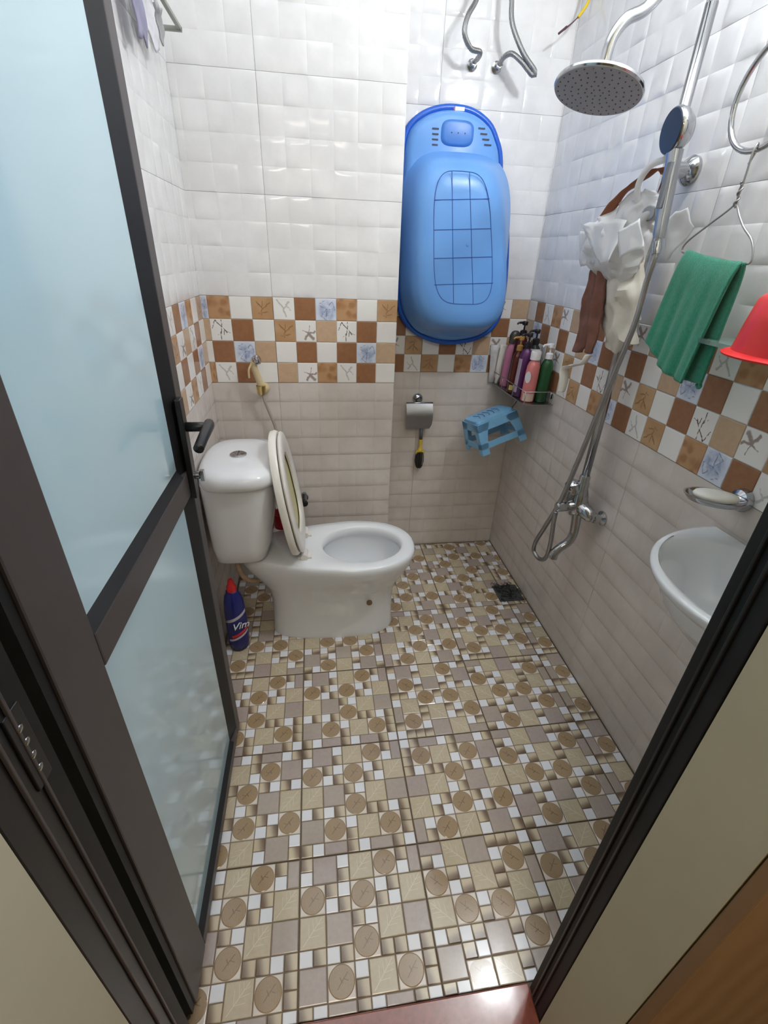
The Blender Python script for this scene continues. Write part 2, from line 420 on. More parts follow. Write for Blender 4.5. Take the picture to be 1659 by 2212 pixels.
# ------------------------------------------------------------------ floor
FL = struct('floor', G().box((-1.42, -1.864, -.06), (.12, .009, -.0035)), GROUT)
FL.name = 'floor'
PATF = [  # (col,row,w,h,kind), rows counted away from the back wall
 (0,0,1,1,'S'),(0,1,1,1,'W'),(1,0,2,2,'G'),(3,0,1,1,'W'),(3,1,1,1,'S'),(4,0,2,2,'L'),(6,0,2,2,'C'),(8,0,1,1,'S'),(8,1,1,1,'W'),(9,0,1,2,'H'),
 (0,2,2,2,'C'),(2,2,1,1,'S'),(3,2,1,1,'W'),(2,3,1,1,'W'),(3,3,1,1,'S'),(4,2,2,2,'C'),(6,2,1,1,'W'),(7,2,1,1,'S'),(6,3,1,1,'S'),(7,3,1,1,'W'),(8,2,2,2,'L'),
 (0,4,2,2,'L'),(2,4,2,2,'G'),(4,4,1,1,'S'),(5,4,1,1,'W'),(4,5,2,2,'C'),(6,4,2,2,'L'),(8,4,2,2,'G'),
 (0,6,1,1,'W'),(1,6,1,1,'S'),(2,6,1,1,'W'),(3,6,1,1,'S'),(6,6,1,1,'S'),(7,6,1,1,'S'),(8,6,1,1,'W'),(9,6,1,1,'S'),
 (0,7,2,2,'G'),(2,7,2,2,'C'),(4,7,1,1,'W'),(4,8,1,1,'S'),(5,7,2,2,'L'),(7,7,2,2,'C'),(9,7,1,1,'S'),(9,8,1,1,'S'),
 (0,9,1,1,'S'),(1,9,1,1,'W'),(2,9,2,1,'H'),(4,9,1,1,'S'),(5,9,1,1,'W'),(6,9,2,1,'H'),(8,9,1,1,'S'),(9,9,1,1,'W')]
# rotation of each 30 cm tile: 0, 1 = ccw, 2 = half turn, 3 = cw ; rows from the back, columns from the left
ROT = {(-2,'a'):0}
ROTS = [[0, 1, 2, 2, 0],   # y -.22..+.08
        [3, 1, 2, 0, 2],   # -.52..-.22
        [3, 1, 2, 3, 3],   # -.82..-.52
        [0, 0, 3, 1, 3],
        [2, 0, 2, 1, 3],
        [0, 0, 1, 0, 3],
        [2, 3, 0, 2, 1]]
TX = [-1.29, -.99, -.69, -.39, -.09]; TY = [.075, -.2225, -.521, -.8205, -1.119, -1.4175, -1.716]
slabs = {}; pieces = []
def slab(x0, x1, y1, y0):   # y1 < y0
    g = G(); e = .0011
    g.box((x0+e, y1+e, -.02), (x1-e, y0-e, -.001)); return g
FY0 = -1.706
GR2 = mat('mosaic_joint', rgb(128, 112, 94), .7, 0, .12, 50)
for ri, ytop in enumerate(TY):
    for ci, x0 in enumerate(TX):
        xa, xb = max(x0, -1.293), min(x0+.3, -.002); ya, yb = max(ytop-.2985, FY0), min(ytop, -.002)
        if ci <= 0: xa = -1.293
        if xb-xa < .01 or yb-ya < .008: continue
        dz = random.uniform(-.0004, .0004)
        s_ = slab(xa, xb, ya, yb).obj('floor_tile', GR2, FL); s_['i'] = 0
        del s_['i']
        rot = ROTS[ri][ci]
        for (c, r, w_, h_, kd) in PATF:
            if rot == 0: C0, R0, W0, H0 = c, r, w_, h_
            elif rot == 2: C0, R0, W0, H0 = 10-c-w_, 10-r-h_, w_, h_
            elif rot == 1: C0, R0, W0, H0 = r, 10-c-w_, h_, w_          # ccw: new[r][c]=old[c][9-r]
            else: C0, R0, W0, H0 = 10-r-h_, c, h_, w_                    # cw
            u = .0298; v = .02965; e_ = .001
            px0, px1 = x0+e_+C0*u, x0+e_+(C0+W0)*u; py1, py0 = ytop-e_-(R0+H0)*v, ytop-e_-R0*v
            cx0, cx1 = max(px0, xa), min(px1, xb); cy1, cy0 = max(py1, ya), min(py0, yb)
            if cx1-cx0 < .004 or cy0-cy1 < .004: continue
            pieces.append((s_, kd, rot, (cx0, cx1, cy1, cy0), (px0, px1, py1, py0), dz))
PMF = {}
def fmesh(kd, w_, h_):
    key = (kd, round(w_, 3), round(h_, 3))
    if key not in PMF: PMF[key] = mk_pad('mosaic_piece', w_, h_, .0022, .0022 if max(w_, h_) > .045 else .0016, .0008, FM[kd], kd == 'C' and min(w_, h_) > .055)
    return PMF[key]
def visible(q):
    cx, cy = (q[3][0]+q[3][1])/2, (q[3][2]+q[3][3])/2
    d = Vector((cx, cy, 0))-M.translation; z = d.dot(fw); x = d.dot(r2)/z*1000.85+829.5; y = 1106-d.dot(u2)/z*1000.85
    ok = 0 < x < 1659 and 0 < y < 2212
    # hidden behind the open door leaf, jamb or toilet
    lx = M.translation.x+(-1.19-M.translation.x)
    if cx < -1.19: ok = False
    if cx > -.511:
        t_ = (-1.767-M.translation.y)/(cy-M.translation.y); xx = M.translation.x+(cx-M.translation.x)*t_
        if xx > -.511: ok = False
    if -1.1 < cx < -.64 and -.6 < cy: ok = False
    area = (q[3][1]-q[3][0])*(q[3][3]-q[3][2])
    return (0 if ok else 1, -area/(z*z*z))
pieces.sort(key=visible)
indiv, rest = pieces[:300], pieces[300:]
for (s_, kd, rot, cl, fu, dz) in indiv:
    wd, hd = cl[1]-cl[0], cl[3]-cl[2]
    o = link('mosaic_piece', fmesh(kd, wd if rot % 2 == 0 else hd, hd if rot % 2 == 0 else wd), s_)
    o.location = ((cl[0]+cl[1])/2, (cl[2]+cl[3])/2, -.0012+dz); o.rotation_euler = (random.uniform(-.004, .004), random.uniform(-.004, .004), {0: 0, 1: PI/2, 2: PI, 3: -PI/2}[rot])
kinds = list(FM); ms = [FM[k] for k in kinds]
vs, fs, mi, uvs = [], [], [], []
for (s_, kd, rot, cl, fu, dz) in rest:
    wd, hd = cl[1]-cl[0], cl[3]-cl[2]
    a, b = (wd, hd) if rot % 2 == 0 else (hd, wd)
    me = fmesh(kd, a, b); k = len(vs); an = {0: 0, 1: PI/2, 2: PI, 3: -PI/2}[rot]; ca, sa = math.cos(an), math.sin(an)
    for v in me.vertices: vs.append((v.co.x*ca-v.co.y*sa+(cl[0]+cl[1])/2, v.co.x*sa+v.co.y*ca+(cl[2]+cl[3])/2, v.co.z-.0012+dz))
    ul = me.uv_layers[0].data
    for p in me.polygons:
        fs.append([i+k for i in p.vertices]); mi.append(kinds.index(kd)); uvs += [tuple(ul[l].uv) for l in p.loop_indices]
me = bpy.data.meshes.new('mosaic_piece'); me.from_pydata(vs, [], fs); me.update()
for m_ in ms: me.materials.append(m_)
ul = me.uv_layers.new(name='uv')
for l, q in zip(ul.data, uvs): l.uv = q
for p, q in zip(me.polygons, mi): p.material_index = q
o = link('mosaic_piece', me, FL); o['kind'] = 'stuff'
for m_ in list(PMF.values()):
    if m_.users == 0: bpy.data.meshes.remove(m_)
# threshold stone
RED = mat('red_granite', rgb(150, 84, 70), .12, 0, .18, 90, **{'Coat Weight': .5})
struct('trim_2', G().box((-1.17, -1.874, -.02), (-.511, -1.709, .012)), RED, bevel=.003)

# ------------------------------------------------------------------ door frame
fr = bpy.data.objects.new('trim_1', None); C.objects.link(fr); fr['kind'] = 'structure'; fr.location = (-.85, -1.75, 0)
def jamb(xf, s):
    # s = +1: face looks to -x (right jamb); -1: left jamb
    yb = -1.7665 if s > 0 else -1.796
    g = G(); g.box(tuple(sorted((xf, xf+s*.04)))[0:1]+(yb, .012), (max(xf, xf+s*.04), -1.717, 2.09))
    g.obj('jamb', ALUB if s > 0 else BLACK, fr, bevel=.0015)
    g = G()
    for y in ((-1.731, -1.744) if s > 0 else (-1.7415, -1.763)):
        a, b = sorted((xf, xf-s*.0035)); g.box((a, y-.0035, .02), (b, y, 2.07))
    g.obj('profile_ridge', ALU if s < 0 else BLACK, fr, bevel=.0008)
jamb(-.511, 1); jamb(-1.17, -1)
G().box((-1.17, -1.7665, 2.05), (-.511, -1.717, 2.09)).obj('head_rail', ALUB, fr, bevel=.0015)

# ------------------------------------------------------------------ door leaf (open, parallel to the left wall)
DR = bpy.data.objects.new('door_1', None); C.objects.link(DR); DR['kind'] = 'structure'; DR.location = (-1.19, -1.655, 0)
XF, XB = -1.19, -1.232; YH, YF = -1.655, -1.010
def leafbox(name, y0, y1, z0, z1, m=ALU, dx=0, b=.003):
    return G().box((XB-dx, y0, z0), (XF+dx, y1, z1)).obj(name, m, DR, bevel=b)
leafbox('stile', YH, -1.563, .012, 2.03); leafbox('stile', -1.052, YF, .012, 2.03)
leafbox('rail', -1.563, -1.052, .012, .047); leafbox('rail', -1.563, -1.052, .862, .918); leafbox('rail', -1.563, -1.052, 1.94, 2.03)
# glazing beads: recess shade put into their near-black colour
def bead(pts0, pts1):
    G().rings([pts0, pts1]).obj('glazing_bead', ALUB, DR)
for z0, z1 in ((.047, .862), (.918, 1.94)):
    pr = [(XF-.0005, -1.0525), (XF-.013, -1.102), (XF-.03, -1.102), (XF-.03, -1.0525)]
    bead([Vector((a, b, z0)) for a, b in pr], [Vector((a, b, z1)) for a, b in pr])
for z0, z1 in ((.918, .935), (.047, .056)):
    pr = [(XF-.0005, z0), (XF-.013, z1), (XF-.03, z1), (XF-.03, z0)]
    bead([Vector((a, -1.563, b)) for a, b in pr], [Vector((a, -1.102, b)) for a, b in pr])
g = G().box((XB, YH-.014, .014), (XF-.004, YH, 2.03)).obj('hinge_edge', ALUB, DR)  # edge lies in shade; that shade is put into its black
G().box((-1.232, -1.739, .012), (-1.1695, -1.717, 2.05)).obj('rebate', ALUB, fr)  # near-black strip, shade of the hinge gap painted in
Ng = NT('frosted_glass'); Ng.set(rgb(206, 238, 252), .3, 0, **{'Coat Weight': 1.0, 'Coat Roughness': .07})
tr = Ng.n('ShaderNodeBsdfTranslucent'); tr.inputs[0].default_value = rgb(206, 236, 250)
mx = Ng.n('ShaderNodeMixShader'); mx.inputs[0].default_value = .10
Ng.t.links.new(Ng.b.outputs[0], mx.inputs[1]); Ng.t.links.new(tr.outputs[0], mx.inputs[2]); Ng.t.links.new(mx.outputs[0], Ng.out.inputs[0])
for z in ((.048, .861), (.919, 1.939)):
    G().box((XF-.018, -1.562, z[0]), (XF-.0125, -1.053, z[1])).obj('glass_pane', Ng.m, DR)
# lever handle with long plate, both faces
def handle(s):
    xf = XF if s > 0 else XB
    hx = lambda d: xf+s*d
    g = G(); a, b = sorted((hx(0), hx(.012))); pl = g.box((a, -1.075, .855), (b, -1.047, 1.075)).obj('handle_plate', BLACK, DR, bevel=.002)
    g = G(); g.lathe([(.010, 0), (.010, .05)], (hx(.010), -1.060, 1.015), (s, 0, 0), 14)
    g.tube([(hx(.056), -1.050, 1.018), (hx(.058), -1.07, 1.018), (hx(.058), -1.125, 1.014), (hx(.056), -1.165, 1.006)], [.011, .0115, .0105, .010], 12)
    g.obj('lever', BLACK, pl, smooth=True)
    g = G(); g.lathe([(.008, 0), (.0085, .012), (.006, .014)], (hx(.010), -1.060, .905), (s, 0, 0), 14)
    g.box((min(hx(.024), hx(.032)), -1.066, .893), (max(hx(.024), hx(.032)), -1.054, .917))
    g.obj('thumb_turn', CHROME, pl, auto=40)
handle(1); handle(-1)
# hinge on the left jamb
h = G().box((-1.1715, -1.752, .905), (-1.1675, -1.730, 1.0)).obj('hinge', BLACK, DR, bevel=.001)
for z in (.925, .943, .961, .978): G().lathe([(.0042, 0), (.0036, .0012), (.001, .0016)], (-1.1675, -1.741, z), (1, 0, 0), 10).obj('screw', CHROME, h, smooth=True)

# ------------------------------------------------------------------ bathroom wall lamp (out of frame, lights the room)
t = thing('wall_lamp', 'round white globe lamp fixed high on the right wall above the basin', 'lamp', (0, -1.15, 2.13))
G().lathe([(.045, 0), (.045, .012), (.02, .02)], (-.0015, -1.15, 2.13), (-1, 0, 0), 24).obj('lamp_base', PLASTW, t, auto=40)
Nb = NT('lit_bulb'); Nb.set(rgb(255, 255, 255), .5, 0, **{'Emission Color': (.93, .97, 1, 1), 'Emission Strength': BULB_EMIT})
G().lathe([(.016, .02), (.030, .035), (.040, .06), (.040, .08), (.028, .1), (.008, .108)], (0, -1.15, 2.13), (-1, 0, 0), 20).obj('bulb', Nb.m, t, smooth=True)

# ------------------------------------------------------------------ toilet
YC = -.55
TO = thing('toilet', 'white ceramic close-coupled toilet with its seat and lid raised', 'toilet', (-.87, YC, 0))
def egg(x0, x1, hw, z, n=2.2, taper=1.0, seg=48, xm=None):
    xm = xm if xm is not None else x0+(x1-x0)*.56
    out = []
    for j in range(seg):
        a = 2*PI*j/seg; c, q = math.cos(a), math.sin(a)
        if c >= 0: x = xm+(x1-xm)*abs(c)**(2/n); y = hw*math.copysign(abs(q)**(2/n), q)
        else:
            nn = 2.8; x = xm-(xm-x0)*abs(c)**(2/nn); y = hw*math.copysign(abs(q)**(2/nn), q)*(1-(1-taper)*min(1, abs(x-xm)/(xm-x0)))
        out.append(Vector((x, YC+y, z)))
    return out
g = G()
S = [(-1.112,-.628,.100,.0,1),(-1.114,-.626,.102,.010,1),(-1.110,-.630,.097,.03,1),(-1.108,-.632,.094,.10,1),(-1.108,-.630,.096,.17,1),(-1.12,-.615,.106,.22,1),
     (-1.155,-.588,.135,.27,.85),(-1.19,-.566,.160,.315,.75),(-1.205,-.557,.174,.345,.68),(-1.208,-.553,.177,.362,.66),(-1.206,-.555,.175,.374,.66),(-1.20,-.562,.169,.380,.66)]
rings = [egg(a, b, h, z, 2.3, tp, xm=-.80) for a, b, h, z, tp in S]
def hole(k, z, n=2.0):
    return [Vector((-.755+.150*k*math.cos(2*PI*j/48), YC+.122*k*math.sin(2*PI*j/48), z)) for j in range(48)]
rings += [hole(1.06, .380), hole(1.0, .374), hole(.97, .350), hole(1.03, .338), hole(1.06, .325), hole(1.0, .27), hole(.8, .20), hole(.5, .165), hole(.3, .155)]
g.rings(rings, True, True)
g.obj('bowl', PORC, TO, auto=60)
# trap bolt and stain
G().lathe([(.011, 0), (.011, .006), (.005, .012)], (-.735, YC-.104, .175), (0, -1, 0), 14).obj('side_bolt', mat('rusty_bolt', rgb(120, 98, 74), .6), TO, smooth=True)
# tank
def rrect(x0, x1, hw, z, n=4.5, seg=48, bow=0):
    cx = (x0+x1)/2; out = []
    for j in range(seg):
        a = 2*PI*j/seg; c, q = math.cos(a), math.sin(a)
        x = (x1-x0)/2*math.copysign(abs(c)**(2/n), c); y = hw*math.copysign(abs(q)**(2/n), q)
        if c > 0: x += bow*(1-(y/hw)**2)
        out.append(Vector((cx+x, YC+y, z)))
    return out
g = G(); g.rings([rrect(-1.262, -1.115, .118, .395), rrect(-1.275, -1.10, .136, .408, bow=.005), rrect(-1.280, -1.088, .146, .46, bow=.01), rrect(-1.283, -1.075, .155, .56, bow=.014), rrect(-1.285, -1.066, .162, .66, bow=.016), rrect(-1.286, -1.063, .165, .700, bow=.016)])
g.obj('tank', PORC, TO, auto=50)
g = G(); g.rings([rrect(-1.288, -1.058, .168, .692, 3.6, bow=.018), rrect(-1.290, -1.048, .180, .698, 3.2, bow=.02), rrect(-1.290, -1.042, .184, .712, 3.0, bow=.02), rrect(-1.289, -1.044, .182, .728, 3.0, bow=.02), rrect(-1.283, -1.054, .172, .742, 3.0, bow=.018), rrect(-1.27, -1.08, .145, .750, 2.8, bow=.014), rrect(-1.24, -1.12, .09, .754, 2.5)])
g.obj('tank_lid', PORC, TO, auto=60)
b = G().lathe([(.026, .750), (.027, .757), (.024, .759)], (-1.168, YC-.015, 0), (0, 0, 1), 28, sx=1.0).obj('flush_button', CHROME, TO, auto=50)
G().box((-1.169, YC-.038, .7585), (-1.1675, YC+.008, .7602)).obj('button_split', BLACK, b)
# seat ring + lid leaning back on the tank
A = Vector((-.975, YC, .392)); B = Vector((-1.040, YC, .815)); E1 = (B-A).normalized(); NX = Vector((E1.z, 0, -E1.x))   # NX points to the front
def onseat(l, w_, d): return A+E1*l+Vector((0, 1, 0))*w_+NX*d
def oval(l0, l1, hw, d, n=2.15, seg=48):
    out = []; lc = l0+(l1-l0)*.45
    for j in range(seg):
        a = 2*PI*j/seg; c, q = math.cos(a), math.sin(a)
        L = (l1-lc) if c >= 0 else (lc-l0); nn = n if c >= 0 else 3.0
        out.append(onseat(lc+L*math.copysign(abs(c)**(2/nn), c), hw*math.copysign(abs(q)**(2/nn), q), d))
    return out
g = G(); R_ = [oval(.02, .425, .172, 0), oval(.015, .430, .178, .005), oval(.018, .427, .175, .010), oval(.03, .415, .163, .013), oval(.068, .368, .122, .012), oval(.075, .360, .114, .007), oval(.075, .360, .114, 0)]
g.rings(R_+[R_[0]], False, False)
g.obj('seat_ring', PLASTW, TO, auto=50)
g = G(); g.rings([oval(.03, .415, .165, -.030), oval(.01, .435, .180, -.026), oval(.008, .437, .183, -.012), oval(.014, .431, .178, -.003), oval(.025, .42, .168, -.002), oval(.03, .415, .163, -.005), oval(.06, .38, .13, -.006)])
g.obj('seat_lid', PLASTW, TO, auto=50)
G().rings([oval(.05, .39, .14, -.0062), oval(.05, .39, .14, -.0045)]).obj('lid_inner_face', mat('cream_plastic', rgb(214, 204, 150), .35, 0, .05, 9), TO)
for w_ in (-.075, .075):
    g = G(); g.lathe([(.013, -.025), (.013, .025)], tuple(A+Vector((.004, w_, -.002))), (0, 1, 0), 16); g.box(tuple(A+Vector((-.018, w_-.016, -.013))), tuple(A+Vector((.03, w_+.016, -.004))))
    g.obj('seat_hinge', PLASTW, TO, auto=40)
# water supply hose below the tank
g = G(); g.tube([(-1.215, -.60, .392), (-1.205, -.625, .34), (-1.185, -.62, .29), (-1.15, -.58, .255), (-1.13, -.50, .25), (-1.15, -.40, .25), (-1.2, -.30, .25), (-1.225, -.215, .25)], .0085, 10)
sh = g.obj('supply_hose', mat('old_hose', rgb(176, 150, 122), .6, 0, .15, 40), TO, smooth=True)
NUT = mat('old_nut', rgb(150, 110, 84), .5)
G().lathe([(.013, 0), (.013, .022)], (-1.215, -.60, .374), (0, 0, 1), 8).obj('hose_nut', NUT, sh)
G().lathe([(.014, 0), (.014, .03)], (-1.225, -.201, .25), (0, -1, 0), 8).obj('hose_nut', NUT, sh)
# red ball-shaped brush head and dark bottle behind the seat
t = thing('red_cup', 'small red plastic cup on the floor duct ledge behind the toilet seat', 'cup', (-1.075, -.345, .372))
G().lathe([(.022, 0), (.030, .004), (.034, .06), (.036, .068), (.030, .066), (.026, .01)], (-1.062, -.40, .375), (0, 0, 1), 20).obj('cup_body', mat('red_cup', rgb(190, 20, 50), .3), t, smooth=True)
t['label'] = 'small red plastic cup half hidden behind the raised toilet seat'

# ------------------------------------------------------------------ blue cleaner bottle
t = thing('cleaner_bottle', 'dark blue toilet cleaner bottle with red cap beside the toilet base', 'bottle', (-1.235, -.65, 0))
BX, BY = -1.236, -.648
NAVY = mat('navy_plastic', rgb(26, 34, 112), .25, 0, .06, 12)
g = G(); rr = []
for hw, dp, z in ((.034,.022,.004),(.042,.028,.0045),(.044,.030,.03),(.044,.030,.10),(.042,.029,.18),(.040,.027,.218),(.031,.023,.242),(.018,.017,.258),(.0165,.0165,.265)):
    rr.append([Vector((BX+dp*math.cos(a)*1.0*1.3, BY+hw*math.sin(a)*.95, z)) for a in (2*PI*j/28 for j in range(28))])
g.rings(rr); g.obj('bottle_body', NAVY, t, smooth=True)
g = G(); g.lathe([(.0175, 0), (.017, .02), (.012, .026), (.0095, .045), (.006, .05)], (BX, BY, .265), (0, 0, 1), 20); g.obj('cap', mat('red_cap', rgb(206, 40, 44), .35), t, auto=40)
g = G()
def wrap(z0, z1, a0, a1, off, seg=14):
    vs = []; 
    for j in range(seg+1):
        a = a0+(a1-a0)*j/seg
        for z in (z0, z1):
            s_ = 1.0 if z < .12 else 1-.05*(z-.12)/.05
            vs.append((BX+(.039*s_+off)*math.cos(a), BY+(.0418*s_+off)*math.sin(a), z+.02*math.sin((a+PI/2)*.9)))
    return vs, [(2*j, 2*j+2, 2*j+3, 2*j+1) for j in range(seg)]
v_, f_ = wrap(.152, .165, -PI*.85, -.15, .0006); g.add(v_, f_, 0)
v_, f_ = wrap(.062, .072, -PI*.75, -.2, .0006); g.add(v_, f_, 0)
v_, f_ = wrap(.076, .088, -PI*.62, -.2, .0006); g.add(v_, f_, 1)
g.obj('label_stripe', [mat('label_grey', rgb(196, 190, 196), .4), mat('label_red', rgb(220, 50, 60), .4)], t)
def text(body, size, mtx, m, parent, name='lettering', ext=.0002, font_shear=0):
    cu = bpy.data.curves.new(name, 'FONT'); cu.body = body; cu.size = size; cu.extrude = ext; cu.align_x = 'CENTER'; cu.align_y = 'CENTER'; cu.shear = font_shear
    o = bpy.data.objects.new(name, cu); C.objects.link(o); bpy.context.view_layer.update()
    me = bpy.data.meshes.new_from_object(o.evaluated_get(bpy.context.evaluated_depsgraph_get())); me.name = name
    bpy.data.objects.remove(o); bpy.data.curves.remove(cu)
    me.transform(mtx); me.transform(Matrix.Translation(-rootpos(parent))); me.materials.clear()
    return link(name, me, parent, m)
def face(loc, nrm, upv=(0, 0, 1)):
    n_ = Vector(nrm).normalized(); u_ = Vector(upv); x_ = u_.cross(n_).normalized(); u_ = n_.cross(x_)
    m_ = Matrix((x_, u_, n_)).transposed().to_4x4(); m_.translation = loc; return m_
WHT = mat('print_white', rgb(240, 240, 245), .4)
DKT = mat('print_dark', rgb(40, 40, 60), .4)
text('Vim', .042, face((BX+.0205, BY-.0385, .128), (.5, -.86, 0), (.12, 0, 1)), WHT, t, ext=.0012, font_shear=.25)

# ------------------------------------------------------------------ bidet sprayer
t = thing('bidet_sprayer', 'gold and cream bidet sprayer on its wall holder above the toilet', 'sprayer', (-1.107, -.205, .88))
GOLD = mat('gold_metal', (.62, .47, .2, 1), .2, 1); CREAMP = mat('ivory_plastic', rgb(214, 196, 156), .35)
h = G().lathe([(.020, 0), (.020, .008), (.012, .012), (.012, .03), (.006, .033)], (-1.105, -.199, .882), (0, -1, 0), 20).obj('wall_bracket', CREAMP, t, auto=40)
G().lathe([(.015, -.016), (.018, .016), (.014, .018)], (-1.112, -.245, .885), (0, 0, 1), 18).obj('cradle', GOLD, t, auto=40)
g = G(); g.tube([(-1.110, -.243, .868), (-1.114, -.247, .91), (-1.124, -.252, .95), (-1.130, -.256, .975), (-1.126, -.262, .992)], [.009, .0125, .0125, .012, .014], 14); g.obj('spray_body', CREAMP, t, smooth=True)
g = G(); g.lathe([(.012, 0), (.017, .008), (.017, .02), (.012, .024)], (-1.128, -.258, .992), (.85, -.25, .35), 18); g.obj('spray_head', CHROME, t, auto=40)
g = G(); g.tube([(-1.135, -.268, .985), (-1.146, -.275, .965), (-1.148, -.272, .935)], .0035, 8); g.obj('trigger', CREAMP, t, smooth=True)
g = G(); g.tube([(-1.110, -.243, .868), (-1.098, -.236, .82), (-1.075, -.228, .74), (-1.062, -.222, .65), (-1.04, -.218, .55), (-1.01, -.215, .46), (-.98, -.213, .415)], .0055, 8); g.obj('hose', mat('grey_hose', rgb(176, 166, 156), .4), t, smooth=True)
t = thing('stop_valve', 'dark small stop valve on the wall behind the toilet seat', 'valve', (-.975, -.2, .41))
g = G(); g.lathe([(.017, 0), (.017, .006), (.010, .008), (.010, .05)], (-.975, -.1995, .405), (0, -1, 0), 16); g.tube([(-.975, -.22, .405), (-.975, -.22, .435)], .009, 12, False); g.obj('valve_body', STEEL, t, auto=40)
G().lathe([(.014, 0), (.016, .012), (.010, .016)], (-.975, -.249, .405), (0, -1, 0), 10).obj('valve_knob', BLACK, t, auto=40)

# ------------------------------------------------------------------ blue baby bath hanging on the back wall
TB = thing('baby_bath', 'large blue plastic baby bath hanging upside against the back wall', 'bath', (-.36, -.003, 1.40))
TB['label'] = 'large blue plastic baby bath hung upright with its underside outwards'
NBl = NT('blue_plastic'); f = NBl.noise(5, NBl.tc('Object'), 3)
NBl.bump(NBl.noise(300, NBl.tc('Object'), 2), .04, .0005)
BLUE = NBl.set(NBl.mix(f, rgb(92, 148, 220), rgb(118, 172, 234)), .33, 0)
NRim = NT('blue_rim'); RIM = NRim.set(NRim.mix(NRim.noise(6, NRim.tc('Object')), rgb(28, 86, 190), rgb(44, 108, 214)), .25, 0)
pts = [(-.395,1.802),(-.345,1.797),(-.299,1.780),(-.262,1.755),(-.238,1.722),(-.220,1.69),(-.210,1.655),(-.204,1.62),(-.190,1.595),(-.178,1.572),(-.166,1.53),(-.157,1.485),(-.147,1.43),(-.138,1.37),(-.130,1.30),(-.126,1.23),(-.128,1.165),(-.140,1.115),(-.168,1.075),(-.215,1.045),(-.275,1.029),(-.345,1.022),(-.415,1.030),(-.475,1.052),(-.525,1.085),(-.560,1.13),(-.580,1.19),(-.589,1.26),(-.591,1.34),(-.591,1.43),(-.591,1.52),(-.591,1.60),(-.589,1.66),(-.580,1.71),(-.560,1.745),(-.525,1.772),(-.485,1.790),(-.440,1.800)]
def cr(P, sub=3):
    out = []; n = len(P)
    for i in range(n):
        p0, p1, p2, p3 = (Vector(P[(i+k-1) % n]) for k in range(4))
        for t_ in range(sub):
            u = t_/sub; out.append(.5*((2*p1)+(p2-p0)*u+(2*p0-5*p1+4*p2-p3)*u*u+(3*p1-p0-3*p2+p3)*u**3))
    return out
RO = cr(pts)
def inset(P, d):
    n = len(P); out = []
    for i in range(n):
        t_ = (P[(i+1) % n]-P[i-1]).normalized(); nn = Vector((t_.y, -t_.x)); out.append(P[i]+nn*d)
    return out
def at_y(P, y): return [Vector((q.x, y, q.y)) for q in P]
sgn = 1
tst = inset(RO, .01)
if max(q.x for q in tst) > max(q.x for q in RO): sgn = -1
I = lambda d: inset(RO, d*sgn)
g = G(); g.rings([at_y(I(.006), -.006), at_y(I(0), -.008), at_y(I(-.002), -.020), at_y(I(0), -.034), at_y(I(.008), -.040), at_y(I(.016), -.038), at_y(I(.020), -.030)], True, False)
g.obj('rim', RIM, TB, smooth=True)
g = G(); g.rings([at_y(I(.017), -.034), at_y(I(.022), -.050), at_y(I(.030), -.066), at_y(I(.042), -.072)], False, True)
g.obj('shoulder', BLUE, TB, smooth=True, auto=50)
# deep body: blend of head end and foot end
def body(dx, top, bot, y, lean=0):
    out = []; n = 64
    for j in range(n):
        a = 2*PI*j/n; c, q = math.cos(a), math.sin(a); nn = 3.6
        zc = (top+bot)/2; z = zc+(top-bot)/2*math.copysign(abs(q)**(2/nn), q)
        k = max(0, (z-bot)/(top-bot))
        m_ = min(1, max(0, (-y-.06)/.16)); hw = dx*(1-(.0+.25*m_)*k**1.5); xc = -.356-(z-1.2)*(.06+.085*m_)
        out.append(Vector((xc+hw*math.copysign(abs(c)**(2/nn), c), y, z)))
    return out
g = G(); g.rings([body(.212, 1.672, 1.056, -.060), body(.208, 1.664, 1.066, -.075), body(.199, 1.652, 1.082, -.11), body(.190, 1.636, 1.094, -.16), body(.180, 1.616, 1.106, -.195), body(.166, 1.588, 1.114, -.213), body(.148, 1.57, 1.135, -.222), body(.12, 1.54, 1.165, -.2245)], False, True)
g.obj('tub_body', BLUE, TB, auto=50)
# grooved panel on the underside; groove shade drawn as darker blue lines
def grv(z): return -.356-(z-1.2)*.145
def xs(s_, z):
    k = (z-1.19)/.4; return grv(z)+s_*(.114-.024*k)
YP = -.2238
DKB = mat('groove_shade_blue', rgb(36, 80, 160), .4)
g = G(); lp = []
for j in range(64):
    a = 2*PI*j/64; c, q = math.cos(a), math.sin(a); z = 1.393+.198*math.copysign(abs(q)**.5, q); k = (z-1.19)/.4
    lp.append((grv(z)+(.115-.022*k)*math.copysign(abs(c)**.5, c), YP-.0008, z))
def tubeloop(g, L, r): g.tube(L+[L[0]], r, 6, False)
tubeloop(g, lp, .0012)
for s_ in (-.36, .30): g.tube([(xs(s_, 1.195), YP-.0008, 1.196), (xs(s_, 1.59), YP-.0008, 1.59)], .0012, 6, False)
for z in (1.262, 1.345, 1.43, 1.515):
    g.tube([(xs(-1.0, z), YP-.0008, z-.006), (xs(1.0, z), YP-.0008, z+.006)], .0012, 6, False)
g.obj('panel_groove', DKB, TB)
G().lathe([(.006, 0), (.005, .003), (.003, .002)], (-.366, YP, 1.385), (0, -1, 0), 14).obj('mould_mark', BLUE, TB, smooth=True)
